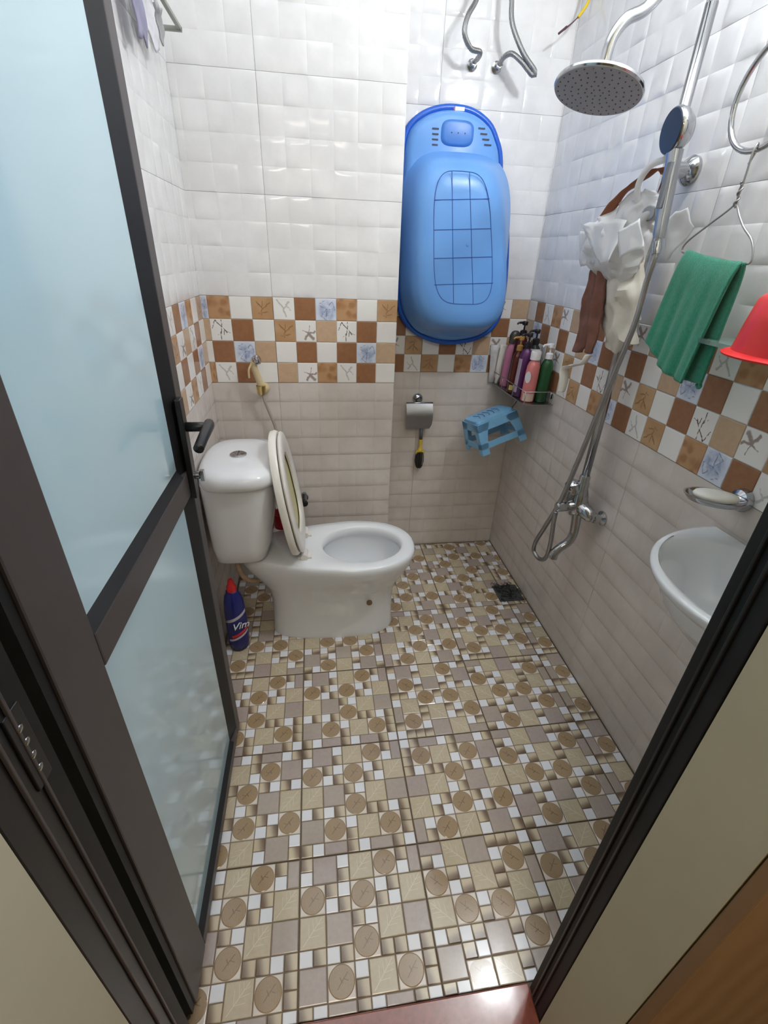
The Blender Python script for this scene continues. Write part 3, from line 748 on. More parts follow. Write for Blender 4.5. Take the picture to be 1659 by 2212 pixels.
# headrest recess and slots
g = G()
def rr2(cx, cz, a, b, y, n=3.5): return [Vector((cx+a*math.copysign(abs(math.cos(t_))**(2/n), math.cos(t_)), y, cz+b*math.copysign(abs(math.sin(t_))**(2/n), math.sin(t_)))) for t_ in (2*PI*j/36 for j in range(36))]
g.rings([rr2(-.398, 1.716, .058, .037, -.0715), rr2(-.398, 1.716, .054, .034, -.0775), rr2(-.398, 1.716, .047, .028, -.079)], False, True)
g.obj('headrest_pad', mat('recess_blue', rgb(66, 126, 206), .35), TB, auto=50)
SLOT = mat('slot_dark', rgb(22, 34, 70), .5)
for x in (-.42, -.397, -.373): G().lathe([(.0022, 0), (.0022, .001)], (x, -.0788, 1.716), (0, -1, 0), 8).obj('pinhole', SLOT, TB)
for k in range(4):
    z = 1.728-k*.0145
    G().box((-.487+k*.001, -.0735, z-.006), (-.464, -.0715, z-.0015)).obj('drain_slot', SLOT, TB); G().box((-.326+k*.009, -.0735, z+.004), (-.302+k*.0095, -.0715, z+.0085)).obj('drain_slot', SLOT, TB)
g = G(); v_ = [Vector((-.345-.052*k/8, -.0405+.0002, 1.787+.004*math.sin(PI*k/8))) for k in range(9)]
g.box((-.405, -.0412, 1.783), (-.372, -.0395, 1.7935)); g.obj('sticker', mat('sticker_white', rgb(240, 240, 245), .4), TB)
g = G(); g.box((-.4095, -.0414, 1.783), (-.4065, -.0396, 1.7935)); g.obj('sticker_mark', mat('sticker_red', rgb(190, 60, 80), .4), TB)

# ------------------------------------------------------------------ paper holder + brush
t = thing('toilet_paper_holder', 'chrome toilet paper holder with a curved cover on the back wall', 'holder', (-.455, 0, .78))
G().lathe([(.024, 0), (.024, .004), (.018, .012), (.009, .016), (.009, .035)], (-.457, 0, .784), (0, -1, 0), 24).obj('wall_flange', CHROME, t, auto=40)
g = G(); n = 12; vs = []
for k in range(n+1):
    u = k/n; z = .772-.118*u+.0*u; y = -.030-.022*math.sin(PI*min(1, u*1.05))-.006
    for x in (-.513, -.393):
        xx = x+(.006*(u > .85)*(1 if x < -.45 else -1)*(u-.85)/.15)
        vs += [Vector((xx, y, z)), Vector((xx, y+.0015, z))]
fs = []
for k in range(n):
    a = 4*k; fs += [(a, a+2, a+6, a+4), (a+1, a+5, a+7, a+3), (a, a+4, a+5, a+1), (a+2, a+3, a+7, a+6)]
g.add(vs, fs+[(0, 1, 3, 2), (4*n, 4*n+2, 4*n+3, 4*n+1)]); g.obj('cover_plate', mat('satin_cover', (.34, .34, .35, 1), .42, 1), t, auto=50)
G().tube([(-.513, -.034, .773), (-.393, -.034, .773)], .004, 10, False).obj('cover_bar', CHROME, t, smooth=True)
G().tube([(-.50, -.026, .7), (-.40, -.026, .7)], .006, 10, False).obj('roll_bar', STEEL, t, smooth=True)
t = thing('cleaning_brush', 'cleaning brush with yellow handle and black bristles hanging below the paper holder', 'brush', (-.435, -.02, .62))
g = G(); g.tube([(-.434, -.026, .655), (-.434, -.028, .60)], [.009, .008], 10, False); g.obj('grip', mat('grey_grip', rgb(92, 94, 98), .5), t, smooth=True)
g = G(); g.tube([(-.434, -.027, .600), (-.433, -.028, .565), (-.434, -.027, .545)], [.0095, .0065, .013], 12); g.tube([(-.452, -.028, .536), (-.416, -.028, .536)], .010, 10, False); g.obj('handle', mat('yellow_plastic', rgb(222, 190, 60), .4), t, smooth=True)
g = G()
for j in range(90):
    a = random.uniform(0, 2*PI); r = .016*math.sqrt(random.random()); x, y = -.434+r*math.cos(a)*1.0, -.030+r*math.sin(a)*.9
    g.tube([(x, y, .540), (x+r*math.cos(a)*.35, y+r*math.sin(a)*.3, .492), (-.434+r*math.cos(a)*.75, -.030+r*math.sin(a)*.75, .462+random.uniform(-.004, .004))], .0016, 5, True, 2)
o = g.obj('bristles', mat('black_bristle', rgb(38, 34, 32), .6), t); o['kind'] = 'stuff'

# ------------------------------------------------------------------ blue stool tucked in the corner
o0 = Vector((-.227, -.306, .621)); a_, b_, c_ = .15, .322, -.202
Rz = Matrix.Rotation(a_, 3, 'Z'); Ry = Matrix(((math.cos(b_), 0, -math.sin(b_)), (0, 1, 0), (math.sin(b_), 0, math.cos(b_)))); Rx = Matrix.Rotation(c_, 3, 'X')
RS = Rz @ Ry @ Rx; W3, D3, H3, I3 = .207, .185, .144, .013
t = thing('stool', 'small light blue plastic step stool hooked up in the back right corner', 'stool', o0)
SBL = mat('sky_blue_plastic', rgb(128, 188, 232), .38, 0, .07, 10)
def L3(x, y, z): return o0+RS @ Vector((x, y, z))
def seatp(x, y, k):   # k=0 bottom .. 1 top : inset grows
    i = I3*k; return L3(i+(W3-2*i)*x, i+(D3-2*i)*y, H3*k)
g = G()
def rsq(k, off, z, n=6, seg=40, dome=0):
    out = []
    for j in range(seg):
        a = 2*PI*j/seg; x = .5+.5*math.copysign(abs(math.cos(a))**(2/n), math.cos(a)); y = .5+.5*math.copysign(abs(math.sin(a))**(2/n), math.sin(a))
        i = I3*k-off; out.append(L3(i+(W3-2*i)*x, i+(D3-2*i)*y, z))
    return out
g.rings([rsq(1, -.004, H3-.022), rsq(1, .000, H3-.012), rsq(1, -.004, H3-.002), rsq(1, -.012, H3), rsq(1, -.03, H3-.001)], True, True)
g.obj('seat', SBL, t, auto=50)
for (x, y) in ((0, 0), (1, 0), (0, 1), (1, 1)):
    sx_, sy_ = (1 if x == 0 else -1), (1 if y == 0 else -1); g = G(); rg = []
    for k, wd in ((0, .034), (.15, .033), (.45, .036), (.7, .046), (.9, .058)):
        i = I3*k; X = i+(W3-2*i)*x; Y = i+(D3-2*i)*y; th = .005
        P4 = [(0, 0), (wd, 0), (wd, th), (th, th), (th, wd), (0, wd)]
        rg.append([L3(X+sx_*p[0], Y+sy_*p[1], H3*k) for p in P4])
    g.rings(rg); g.obj('leg', SBL, t, bevel=.0015)
g = G()
for z0, z1 in ((.024, .050), (.098, .132)):
    for (A0, A1) in (((0, 0), (1, 0)), ((0, 1), (1, 1)), ((0, 0), (0, 1)), ((1, 0), (1, 1))):
        pr = []
        for z in (z0, z1):
            k = z/H3; i = I3*k
            for q in (A0, A1): pr.append((i+(W3-2*i)*q[0], i+(D3-2*i)*q[1], z))
        cen = Vector((W3/2, D3/2, 0)); vs = []
        for p in pr:
            v = Vector(p); inn = (cen-v); inn.z = 0
            nv = Vector((0, 0, 0))
            if A0[0] == A1[0]: nv.x = .004*(1 if A0[0] == 0 else -1)
            else: nv.y = .004*(1 if A0[1] == 0 else -1)
            vs += [L3(*v), L3(*(v+nv))]
        g.add(vs, [(0, 2, 6, 4), (1, 5, 7, 3), (4, 6, 7, 5), (0, 1, 3, 2), (0, 4, 5, 1), (2, 3, 7, 6)])
g.obj('stretcher', SBL, t, bevel=.001)
g = G()   # raised scribble relief on the seat
for j in range(5): g.tube([L3(.05+.022*j, .055, H3+.0005), L3(.06+.022*j, .09+.01*(j % 2), H3+.0008), L3(.05+.022*j, .13, H3+.0005)], .0012, 5)
g.obj('seat_relief', mat('relief_blue', rgb(70, 120, 170), .4), t)
t2 = thing('hook', 'thin dark wire hook holding the blue stool under the steel shelf', 'hook', (-.10, -.27, .84))
G().tube([(-.098, -.262, .868), (-.100, -.262, .850), (-.106, -.258, .832), (-.112, -.25, .815), (-.108, -.243, .812)], .0016, 6).obj('wire', BLACK, t2, smooth=True)
t2['label'] = 'thin dark wire hook between the steel shelf and the blue stool'

# ------------------------------------------------------------------ steel shelf and bottles
t = thing('wall_shelf', 'stainless steel rack shelf in the right back corner carrying bottles', 'shelf', (-.06, -.19, .86))
G().box((-.122, -.372, .856), (-.002, -.004, .8595)).obj('shelf_plate', mat('shelf_steel', (.38, .38, .37, 1), .35, 1), t, bevel=.001)
g = G(); g.tube([(-.004, -.372, .908), (-.122, -.372, .908), (-.122, -.006, .908)], .0018, 8, False)
for (x, y) in ((-.122, -.372), (-.122, -.25), (-.122, -.13), (-.122, -.008), (-.02, -.372)): g.tube([(x, y, .858), (x, y, .908)], .0016, 6, False)
g.obj('guard_wire', CHROME, t, smooth=True)
for y in (-.35, -.03): G().lathe([(.01, 0), (.01, .006)], (-.0005, y, .885), (-1, 0, 0), 12).obj('wall_boss', CHROME, t)
def _g(o, g_): o['group'] = g_
def bottle(name, label, x, y, w_, d_, h, col, neck, top, capcol, lean=(0, 0), lab=None, tone=.2, z0=.8602):
    w_ *= 1.13; d_ *= 1.1; t = thing(name, label, 'bottle', (x, y, z0), 'bottles on the steel shelf'); m = mat(name+'_plastic', col, tone, 0, .06, 14)
    def P(px, py, z): return Vector((x+px+lean[0]*z/h, y+py+lean[1]*z/h, z0+z))
    g = G(); rg = []
    for k, z in ((.86, 0), (1, .004), (1, h*.35), (.98, h*.7), (.93, h*.86), (.75, h*.95), (neck/w_, h), (neck/w_, h+.006)):
        rg.append([P(d_*k*math.cos(a), w_*k*math.sin(a), z) for a in (2*PI*j/24 for j in range(24))])
    g.rings(rg); g.obj('bottle_body', m, t, smooth=True)
    cm = mat(name+'_cap', capcol, .3); zc = h+.002; g = G()
    if top == 'pump':
        for pr, mi in (([(neck*1.25, 0), (neck*1.25, .018), (neck*.8, .022)], 0), ([(.0035, .02), (.0035, .042)], 0), ([(.010, .040), (.011, .052), (.009, .055)], 0)):
            g.rings([[P(r*math.cos(a), r*math.sin(a), zc+q) for a in (2*PI*j/16 for j in range(16))] for r, q in pr])
        g.tube([P(-.004, 0, zc+.049), P(-.028, -.004, zc+.049), P(-.034, -.005, zc+.043)], [.0055, .004, .003], 8)
    elif top == 'cap':
        g.rings([[P(r*math.cos(a), r*math.sin(a), zc+q) for a in (2*PI*j/20 for j in range(20))] for r, q in ((neck*1.5, 0), (neck*1.55, .025), (neck*1.4, .031))])
    else:
        g.rings([[P(d_*1.02*k*math.cos(a), w_*.92*k*math.sin(a), zc+q) for a in (2*PI*j/20 for j in range(20))] for k, q in ((.8, 0), (.85, .03), (.6, .045), (.3, .05))])
    g.obj('pump' if top == 'pump' else 'cap', cm, t, auto=45)
    if lab:
        lc, l0, l1, a0, a1 = lab; g = G(); vs = []
        for j in range(13):
            a = a0+(a1-a0)*j/12
            for zz in (l0, l1): vs.append(P((d_+.0006)*math.cos(a), (w_+.0006)*math.sin(a), h*zz))
        g.add(vs, [(2*j, 2*j+2, 2*j+3, 2*j+1) for j in range(12)]); g.obj('label_print', mat(name+'_label', lc, .4), t)
    return t
# local angle -pi*.75 looks at the camera (towards -x,-y)
bottle('lotion_bottle', 'pink lotion bottle with grey cap, leftmost full bottle on the steel shelf', -.085, -.075, .020, .024, .175, rgb(206, 128, 164), .012, 'dome', rgb(70, 66, 64), (.01, .004))
bottle('shampoo_bottle', 'dark maroon pump bottle with tall black pump, second bottle from the left', -.078, -.140, .022, .026, .215, rgb(70, 20, 22), .011, 'pump', rgb(22, 20, 26), (.008, 0), (rgb(150, 120, 60), .25, .33, -PI*.85, -PI*.6))
bottle('conditioner_bottle', 'dark red bottle with gold pump at the front of the shelf row', -.100, -.186, .019, .019, .165, rgb(84, 30, 22), .010, 'pump', rgb(176, 134, 70), (.006, 0), (rgb(206, 190, 110), .08, .2, -PI*.85, -PI*.6))
bottle('wash_bottle', 'purple pump bottle with black pump in the middle of the shelf', -.094, -.245, .023, .022, .185, rgb(88, 40, 92), .011, 'pump', rgb(20, 18, 26), (.006, 0), (rgb(178, 160, 180), .1, .8, -PI*1.05, -PI*.78))
bt = bottle('body_wash_bottle', 'salmon pink bottle with white screw cap and oval label on the shelf', -.088, -.318, .024, .023, .155, rgb(226, 134, 132), .0125, 'cap', rgb(240, 238, 240), (.004, 0), (rgb(232, 204, 190), .03, .22, -PI*.9, -PI*.35))
g = G(); n_ = Vector((-.8, -.6, 0)).normalized(); sd = Vector((n_.y, -n_.x, 0)); cen = Vector((-.086, -.318, .955))+n_*.0262
g.add([cen+sd*.012*math.cos(a)-Vector((0, 0, 0))+Vector((0, 0, .022*math.sin(a)))+n_*.0004 for a in (2*PI*j/20 for j in range(20))], [tuple(range(20))]); g.obj('label_print', mat('label_white', rgb(226, 226, 236), .4), bt)
bottle('gel_bottle', 'dark green bottle with white pump, rightmost on the shelf near the wall', -.038, -.325, .022, .022, .160, rgb(34, 84, 48), .011, 'pump', rgb(232, 232, 238), (.004, 0))
bottle('black_pump_bottle', 'black topped bottle with white collar, behind the purple bottle', -.045, -.215, .022, .022, .195, rgb(30, 44, 34), .011, 'pump', rgb(24, 24, 30), (0, 0), (rgb(240, 240, 240), .86, .93, -PI, 0))
t = thing('tube', 'white squeeze tube leaning at the left end of the steel shelf', 'tube', (-.09, -.02, .86))
g = G(); rg = []
for k, (hw, dp, z) in enumerate(((.010, .010, 0), (.011, .011, .02), (.020, .014, .03), (.021, .009, .09), (.022, .003, .15), (.022, .001, .165))):
    rg.append([Vector((-.112+.012*z/.16+hw*math.cos(a)*.7, -.033+dp*math.sin(a), .8602+z)) for a in (2*PI*j/20 for j in range(20))])
g.rings(rg); g.obj('tube_body', PLASTW, t, smooth=True)
t = thing('bag', 'white printed refill bag leaning against the wall left of the bottles', 'bag', (-.09, -.02, .86))
g = G(); vs = [Vector((-.118-.012*k/6+(.022 if s_ else -.022), -.010-.004*math.sin(PI*k/6)-.002*(1 if d_ else -1)-.004, .8602+.16*k/6)) for k in range(7) for s_ in (0, 1) for d_ in (0, 1)]
fs = []
for k in range(6):
    a = 4*k; fs += [(a+1, a+3, a+7, a+5), (a, a+4, a+6, a+2), (a, a+1, a+5, a+4), (a+2, a+6, a+7, a+3)]
g.add(vs, fs+[(0, 2, 3, 1), (24, 25, 27, 26)]); g.obj('bag_body', mat('bag_white', rgb(226, 220, 222), .4, 0, .15, 60), t, smooth=True)

# ------------------------------------------------------------------ shower column
RX, RY = -.062, -.78
SH = thing('shower_column', 'chrome rain shower column with riser rail and mixer on the right wall', 'shower', (RX, RY, .65))
g = G(); g.tube([(RX, RY, .735), (RX, RY, 1.35), (RX, RY, 1.825)], .0125, 16, False); g.tube([(RX, RY, 1.815), (RX-.004, RY, 1.858), (RX-.03, RY, 1.876), (RX-.09, RY, 1.857), (-.205, RY, 1.806), (-.243, RY, 1.787), (-.264, RY, 1.762), (-.272, RY, 1.735), (-.2745, RY, 1.692)], .012, 16)
g.obj('riser_pipe', CHROME, SH, smooth=True)
AXH = Vector((.22, .13, 1)).normalized()
hd = G().lathe([(.016, .038), (.017, .022), (.030, .012), (.083, .009), (.0945, .005), (.0955, .0), (.0935, -.003)], (-.276, RY, 1.672), AXH, 56).obj('shower_head', CHROME, SH, auto=35)
G().lathe([(.0932, -.0030), (.0925, -.0042)], (-.276, RY, 1.672), AXH, 56).obj('spray_plate', mat('spray_plate_grey', rgb(168, 168, 172), .45), hd)
g = G(); axn = AXH; ax1 = Vector((0, 1, 0)).cross(axn).normalized(); ax2 = axn.cross(ax1)
for r, n in ((.012, 6), (.026, 11), (.041, 16), (.056, 21), (.071, 26), (.085, 30)):
    for j in range(n):
        a = 2*PI*j/n+r*30; c = Vector((-.276, RY, 1.672))+ax1*r*math.cos(a)+ax2*r*math.sin(a)-axn*.0042
        g.lathe([(.0018, 0), (.0013, .0014)], c, -axn, 6)
o = g.obj('spray_nozzle', mat('nozzle_rubber', rgb(96, 96, 102), .6), hd); o['kind'] = 'stuff'
g = G(); g.lathe([(.030, 0), (.031, .008), (.024, .018), (.017, .022), (.0165, .052)], (-.0005, RY-.004, 1.543), (-1, 0, 0), 28); g.obj('wall_flange', CHROME, SH, auto=40)
# mixer body
G().lathe([(.014, .60), (.024, .606), (.027, .62), (.027, .675), (.022, .69), (.0185, .70), (.0185, .722), (.0165, .726), (.0165, .742), (.0135, .748)], (RX, RY, 0), (0, 0, 1), 24).obj('mixer_body', CHROME, SH, auto=40)
for s_ in (-1, 1):
    g = G(); yo = RY+s_*.058
    g.tube([(RX, RY, .645), (-.05, RY+s_*.030, .632), (-.040, RY+s_*.048, .624), (-.030, yo, .620)], [.020, .024, .022, .014], 16)
    g.lathe([(.0165, 0), (.0165, .014), (.011, .015), (.011, .024)], (-.020, yo, .619), (-1, 0, 0), 6); g.lathe([(.024, 0), (.024, .005), (.013, .012), (.012, .022)], (-.0005, yo, .619), (-1, 0, 0), 24)
    g.obj('wall_union', CHROME, SH, auto=45)
g = G(); g.lathe([(.0165, .0), (.0165, .034), (.0145, .037), (.0145, .041), (.0165, .044), (.0165, .074), (.013, .078)], (RX, RY-.006, .640), (-1, .02, -.04), 22); g.obj('diverter', CHROME, SH, auto=40)
g = G(); g.lathe([(.018, .0), (.0255, .006), (.0265, .014), (.024, .020), (.0255, .026), (.0235, .038), (.014, .046), (.004, .048)], (-.078, RY+.012, .678), (-.35, .1, 1), 26); g.obj('control_knob', CHROME, SH, auto=40)
g = G(); g.add([Vector(q) for q in ((-.075, RY-.004, .66), (-.115, RY-.012, .655), (-.108, RY-.010, .695), (-.085, RY-.004, .70), (-.075, RY+.012, .66), (-.115, RY+.004, .655), (-.108, RY+.006, .695), (-.085, RY+.012, .70))], [(0, 1, 2, 3), (7, 6, 5, 4), (0, 4, 5, 1), (1, 5, 6, 2), (2, 6, 7, 3), (3, 7, 4, 0)]); g.obj('lever', CHROME, SH, bevel=.003)
g = G(); g.tube([(-.066, RY-.014, .615), (-.064, RY-.018, .575), (-.064, RY-.02, .535), (-.076, RY-.02, .505), (-.10, RY-.02, .485), (-.114, RY-.02, .466), (-.118, RY-.02, .446)], [.0165, .015, .0145, .0145, .0145, .015, .0165], 18); g.obj('spout', CHROME, SH, auto=50)
# slider + hand shower (its own thing)
g = G(); g.box((RX-.03, RY-.028, 1.435), (RX+.014, RY+.014, 1.470)); g.lathe([(.016, 0), (.016, .04)], (RX-.02, RY-.03, 1.45), (-.8, -.5, 0), 14); g.obj('slider', STEEL, SH, bevel=.002)
HS = thing('hand_shower', 'chrome hand shower with dark round face clipped on the riser rail', 'shower', (-.12, -.87, 1.45))
HS['label'] = 'chrome hand shower with dark round face and its ribbed hose on the riser rail'
g = G(); hb = []
for (x, y, z, a1, a2) in ((-.112, -.862, 1.565, .017, .013), (-.113, -.868, 1.545, .015, .012), (-.117, -.885, 1.47, .014, .011), (-.122, -.902, 1.405, .013, .010), (-.1225, -.904, 1.397, .011, .009)):
    hb.append([Vector((x, y, z))+Vector((-.57, .0, 0)).normalized()*a2*math.copysign(abs(math.sin(q))**.45, math.sin(q))+Vector((0, 1, 0))*a1*math.copysign(abs(math.cos(q))**.45, math.cos(q)) for q in (2*PI*j/24 for j in range(24))])
g.rings(hb); g.obj('handle', mat('chrome_grey', (.40, .41, .43, 1), .22, 1), HS, auto=40)
g = G(); g.box((-.134, -.893, 1.455), (-.126, -.880, 1.54)); g.obj('handle_inset', mat('inset_grey', rgb(120, 122, 128), .3), HS, bevel=.001)
nx = Vector((-1, .10, -.08)).normalized(); hc = Vector((-.108, -.852, 1.600))
g = G(); g.lathe([(.010, -.022), (.028, -.018), (.040, -.004), (.0435, .008), (.0435, .014), (.041, .018)], hc, nx, 36); g.obj('head_shell', CHROME, HS, auto=40)
G().lathe([(.0405, .0182), (.039, .0196)], hc, nx, 36).obj('head_face', mat('dark_face', rgb(34, 44, 62), .3), HS, auto=40)
HSE = HS
hp = [(-.1235, -.907, 1.396), (-.124, -.912, 1.36), (-.122, -.904, 1.30), (-.12, -.900, 1.214), (-.12, -.868, 1.07), (-.12, -.843, .958), (-.122, -.812, .806), (-.13, -.785, .659), (-.14, -.742, .53), (-.142, -.712, .455), (-.137, -.706, .412), (-.130, -.742, .400), (-.126, -.775, .430), (-.130, -.787, .50), (-.140, -.792, .58), (-.142, -.793, .625)]
g = G(); PP = [Vector(p) for p in hp]; path = []
for i in range(len(PP)-1):
    p0 = PP[max(0, i-1)]; p1 = PP[i]; p2 = PP[i+1]; p3 = PP[min(len(PP)-1, i+2)]; n = max(2, int((p2-p1).length/.0016))
    for k in range(n):
        u = k/n; path.append(.5*((2*p1)+(p2-p0)*u+(2*p0-5*p1+4*p2-p3)*u*u+(3*p1-p0-3*p2+p3)*u**3))
g.tube(path, [.0078 if i % 2 else .0062 for i in range(len(path))], 8, False); g.obj('ribbed_hose', mat('hose_steel', (.48, .48, .49, 1), .32, 1), HSE, smooth=True)
g = G(); g.lathe([(.0095, 0), (.0105, .012), (.009, .026)], (-.1245, -.912, 1.365), (0, .25, 1), 12); g.obj('hose_nut', CHROME, HSE, auto=40)

# ------------------------------------------------------------------ bags and cloths hanging on the slider
NP = NT('thin_white_plastic'); f = NP.noise(30, NP.tc('Object'), 3)
NP.set(NP.mix(f, rgb(234, 234, 238), rgb(250, 250, 252)), .3, 0); trn = NP.n('ShaderNodeBsdfTranslucent'); trn.inputs[0].default_value = rgb(235, 235, 232)
tp_ = NP.n('ShaderNodeBsdfTransparent'); m1 = NP.n('ShaderNodeMixShader'); m1.inputs[0].default_value = .35; m2 = NP.n('ShaderNodeMixShader'); m2.inputs[0].default_value = .18
NP.t.links.new(NP.b.outputs[0], m1.inputs[1]); NP.t.links.new(trn.outputs[0], m1.inputs[2]); NP.t.links.new(m1.outputs[0], m2.inputs[1]); NP.t.links.new(tp_.outputs[0], m2.inputs[2]); NP.t.links.new(m2.outputs[0], NP.out.inputs[0])
BAGM = NP.m
def crumple(name, centers, m, parent, seed, amp=.012, seg=36, freq=26, cap=True):
    """lofted crumpled sack; centers = (x,y,z,rx,rz-ish radius along y)"""
    g = G(); rg = []
    for (x, y, z, a, b) in centers:
        ring = []
        for j in range(seg):
            t_ = 2*PI*j/seg; p = Vector((x+a*math.cos(t_), y+b*math.sin(t_), z))
            nv = noise.noise_vector(p*freq+Vector((seed, 0, 0))); rdg = abs(noise.noise(p*freq*.8+Vector((0, seed, 3))))
            p += nv*amp + Vector((math.cos(t_), math.sin(t_), 0))*(rdg-.2)*amp*1.6
            if p.x > -.012: p.x = -.012
            ring.append(p)
        rg.append(ring)
    g.rings(rg, cap, cap); return g.obj(name, m, parent, auto=32)
t = thing('plastic_bag', 'crumpled white plastic bag hanging from the shower rail bracket', 'bag', (-.10, -.72, 1.42))
def dense(cs, n=4):
    out = []
    for i in range(len(cs)-1):
        for k in range(n):
            u = k/n; out.append(tuple(a*(1-u)+b*u for a, b in zip(cs[i], cs[i+1])))
    return out+[cs[-1]]
crumple('bag_body', dense([(-.085, -.765, 1.500, .014, .02), (-.09, -.755, 1.488, .026, .060), (-.098, -.745, 1.465, .036, .090), (-.105, -.715, 1.43, .044, .120), (-.110, -.705, 1.395, .050, .130), (-.108, -.715, 1.36, .046, .115), (-.105, -.74, 1.325, .036, .085), (-.10, -.755, 1.30, .022, .055), (-.10, -.76, 1.285, .008, .02)], 6), BAGM, t, 3, .012, 72, 34)
def flap(P4, parent, m, seed, n=10, amp=.006, name='bag_flap', th=.0006):
    A_, B_, C_, D_ = (Vector(p) for p in P4); vs = []
    for i in range(n+1):
        for j in range(n+1):
            u, v = i/n, j/n; p = (A_*(1-u)+B_*u)*(1-v)+(D_*(1-u)+C_*u)*v
            p += noise.noise_vector(p*35+Vector((seed, 1, 2)))*amp
            if p.x > -.012: p.x = -.012
            vs.append(p)
    fs = [(i*(n+1)+j, (i+1)*(n+1)+j, (i+1)*(n+1)+j+1, i*(n+1)+j+1) for i in range(n) for j in range(n)]
    o = G().add(vs, fs).obj(name, m, parent, auto=30); s_ = o.modifiers.new('solid', 'SOLIDIFY'); s_.thickness = th; return o
flap(((-.160, -.600, 1.438), (-.150, -.805, 1.440), (-.175, -.815, 1.345), (-.172, -.770, 1.340)), t, BAGM, 4, amp=.006)
flap(((-.185, -.836, 1.408), (-.18, -.905, 1.434), (-.185, -.955, 1.378), (-.19, -.872, 1.356)), t, BAGM, 9, amp=.004)
flap(((-.13, -.545, 1.425), (-.14, -.626, 1.419), (-.15, -.70, 1.345), (-.135, -.60, 1.330)), t, BAGM, 14, amp=.007)
flap(((-.055, -.800, 1.440), (-.05, -.877, 1.460), (-.05, -.915, 1.422), (-.06, -.866, 1.350)), t, BAGM, 19, amp=.007)
flap(((-.12, -.70, 1.475), (-.11, -.76, 1.515), (-.12, -.80, 1.47), (-.145, -.76, 1.42)), t, BAGM, 23, amp=.006)
t = thing('bag', 'translucent cream bag drooping below the white plastic bag', 'bag', (-.09, -.76, 1.25))
crumple('bag_body', dense([(-.09, -.735, 1.40, .01, .02), (-.09, -.75, 1.36, .03, .06), (-.085, -.765, 1.28, .034, .085), (-.08, -.775, 1.22, .030, .076), (-.08, -.785, 1.165, .024, .062), (-.08, -.77, 1.13, .004, .03)], 4), mat('cream_film', rgb(222, 216, 204), .4, 0, .08, 30), t, 11, .012, 40, 22)
BRN = mat('brown_cloth', rgb(124, 82, 68), .85, 0, .2, 30, bump=.3)
def strip(name, label, path, wid, m, seed, cat='cloth'):
    t = thing(name, label, cat, path[0], 'brown face cloths on the rail' if name == 'face_cloth' else None); g = G(); rg = []
    P = [Vector(p) for p in path]; Q = []
    for i in range(len(P)-1):
        p0 = P[max(0, i-1)]; p1 = P[i]; p2 = P[i+1]; p3 = P[min(len(P)-1, i+2)]
        for k in range(7):
            u = k/7; Q.append((.5*((2*p1)+(p2-p0)*u+(2*p0-5*p1+4*p2-p3)*u*u+(3*p1-p0-3*p2+p3)*u**3), (i+u)/(len(P)-1)))
    Q.append((P[-1], 1))
    for p, s_ in Q:
        wq = wid(s_) if callable(wid) else wid; ring = []
        for j in range(20):
            a = 2*PI*j/20; q = p+Vector((.009*math.sin(a)*(1+.6*math.sin(3*a+seed)), wq*math.cos(a), .0))
            q += noise.noise_vector(q*28+Vector((seed, 0, 0)))*.007; q.x = min(q.x, -.010); ring.append(q)
        rg.append(ring)
    g.rings(rg); g.obj('cloth_body', m, t, smooth=True); return t
strip('face_cloth', 'brown cloth strip hanging left of the cream bag, near the wall', [(-.12, -.665, 1.335), (-.115, -.665, 1.28), (-.11, -.66, 1.21), (-.11, -.665, 1.15), (-.115, -.655, 1.105)], lambda s_: .017+.024*math.sin(PI*min(1, s_*.95)), BRN, 2)
strip('face_cloth', 'narrow brown cloth strip hanging just right of the wider brown one', [(-.12, -.70, 1.335), (-.12, -.712, 1.28), (-.118, -.712, 1.21), (-.118, -.725, 1.15), (-.12, -.73, 1.115)], lambda s_: .012+.017*math.sin(PI*s_), BRN, 5)
strip('mesh_sponge', 'orange brown cloth poking out above the white plastic bag', [(-.13, -.665, 1.455), (-.125, -.70, 1.492), (-.115, -.755, 1.520), (-.10, -.80, 1.540), (-.085, -.81, 1.53)], .012, mat('rust_cloth', rgb(150, 92, 66), .85, 0, .2, 30), 7)
strip('white_strap', 'thin white cloth strip dangling lowest under the brown cloths', [(-.13, -.745, 1.11), (-.135, -.73, 1.085), (-.14, -.69, 1.07), (-.145, -.66, 1.055), (-.145, -.665, 1.02), (-.148, -.665, .985)], .010, PLASTW, 8)
t = thing('strap', 'white looped plastic strap around the rail beside the hand shower', 'strap', (-.10, -.80, 1.51))
g = G(); g.tube([(-.10, -.835, 1.555), (-.12, -.80, 1.545), (-.13, -.785, 1.51), (-.12, -.79, 1.47), (-.11, -.82, 1.45)], .007, 10); g.obj('strap_loop', BAGM, t, smooth=True)

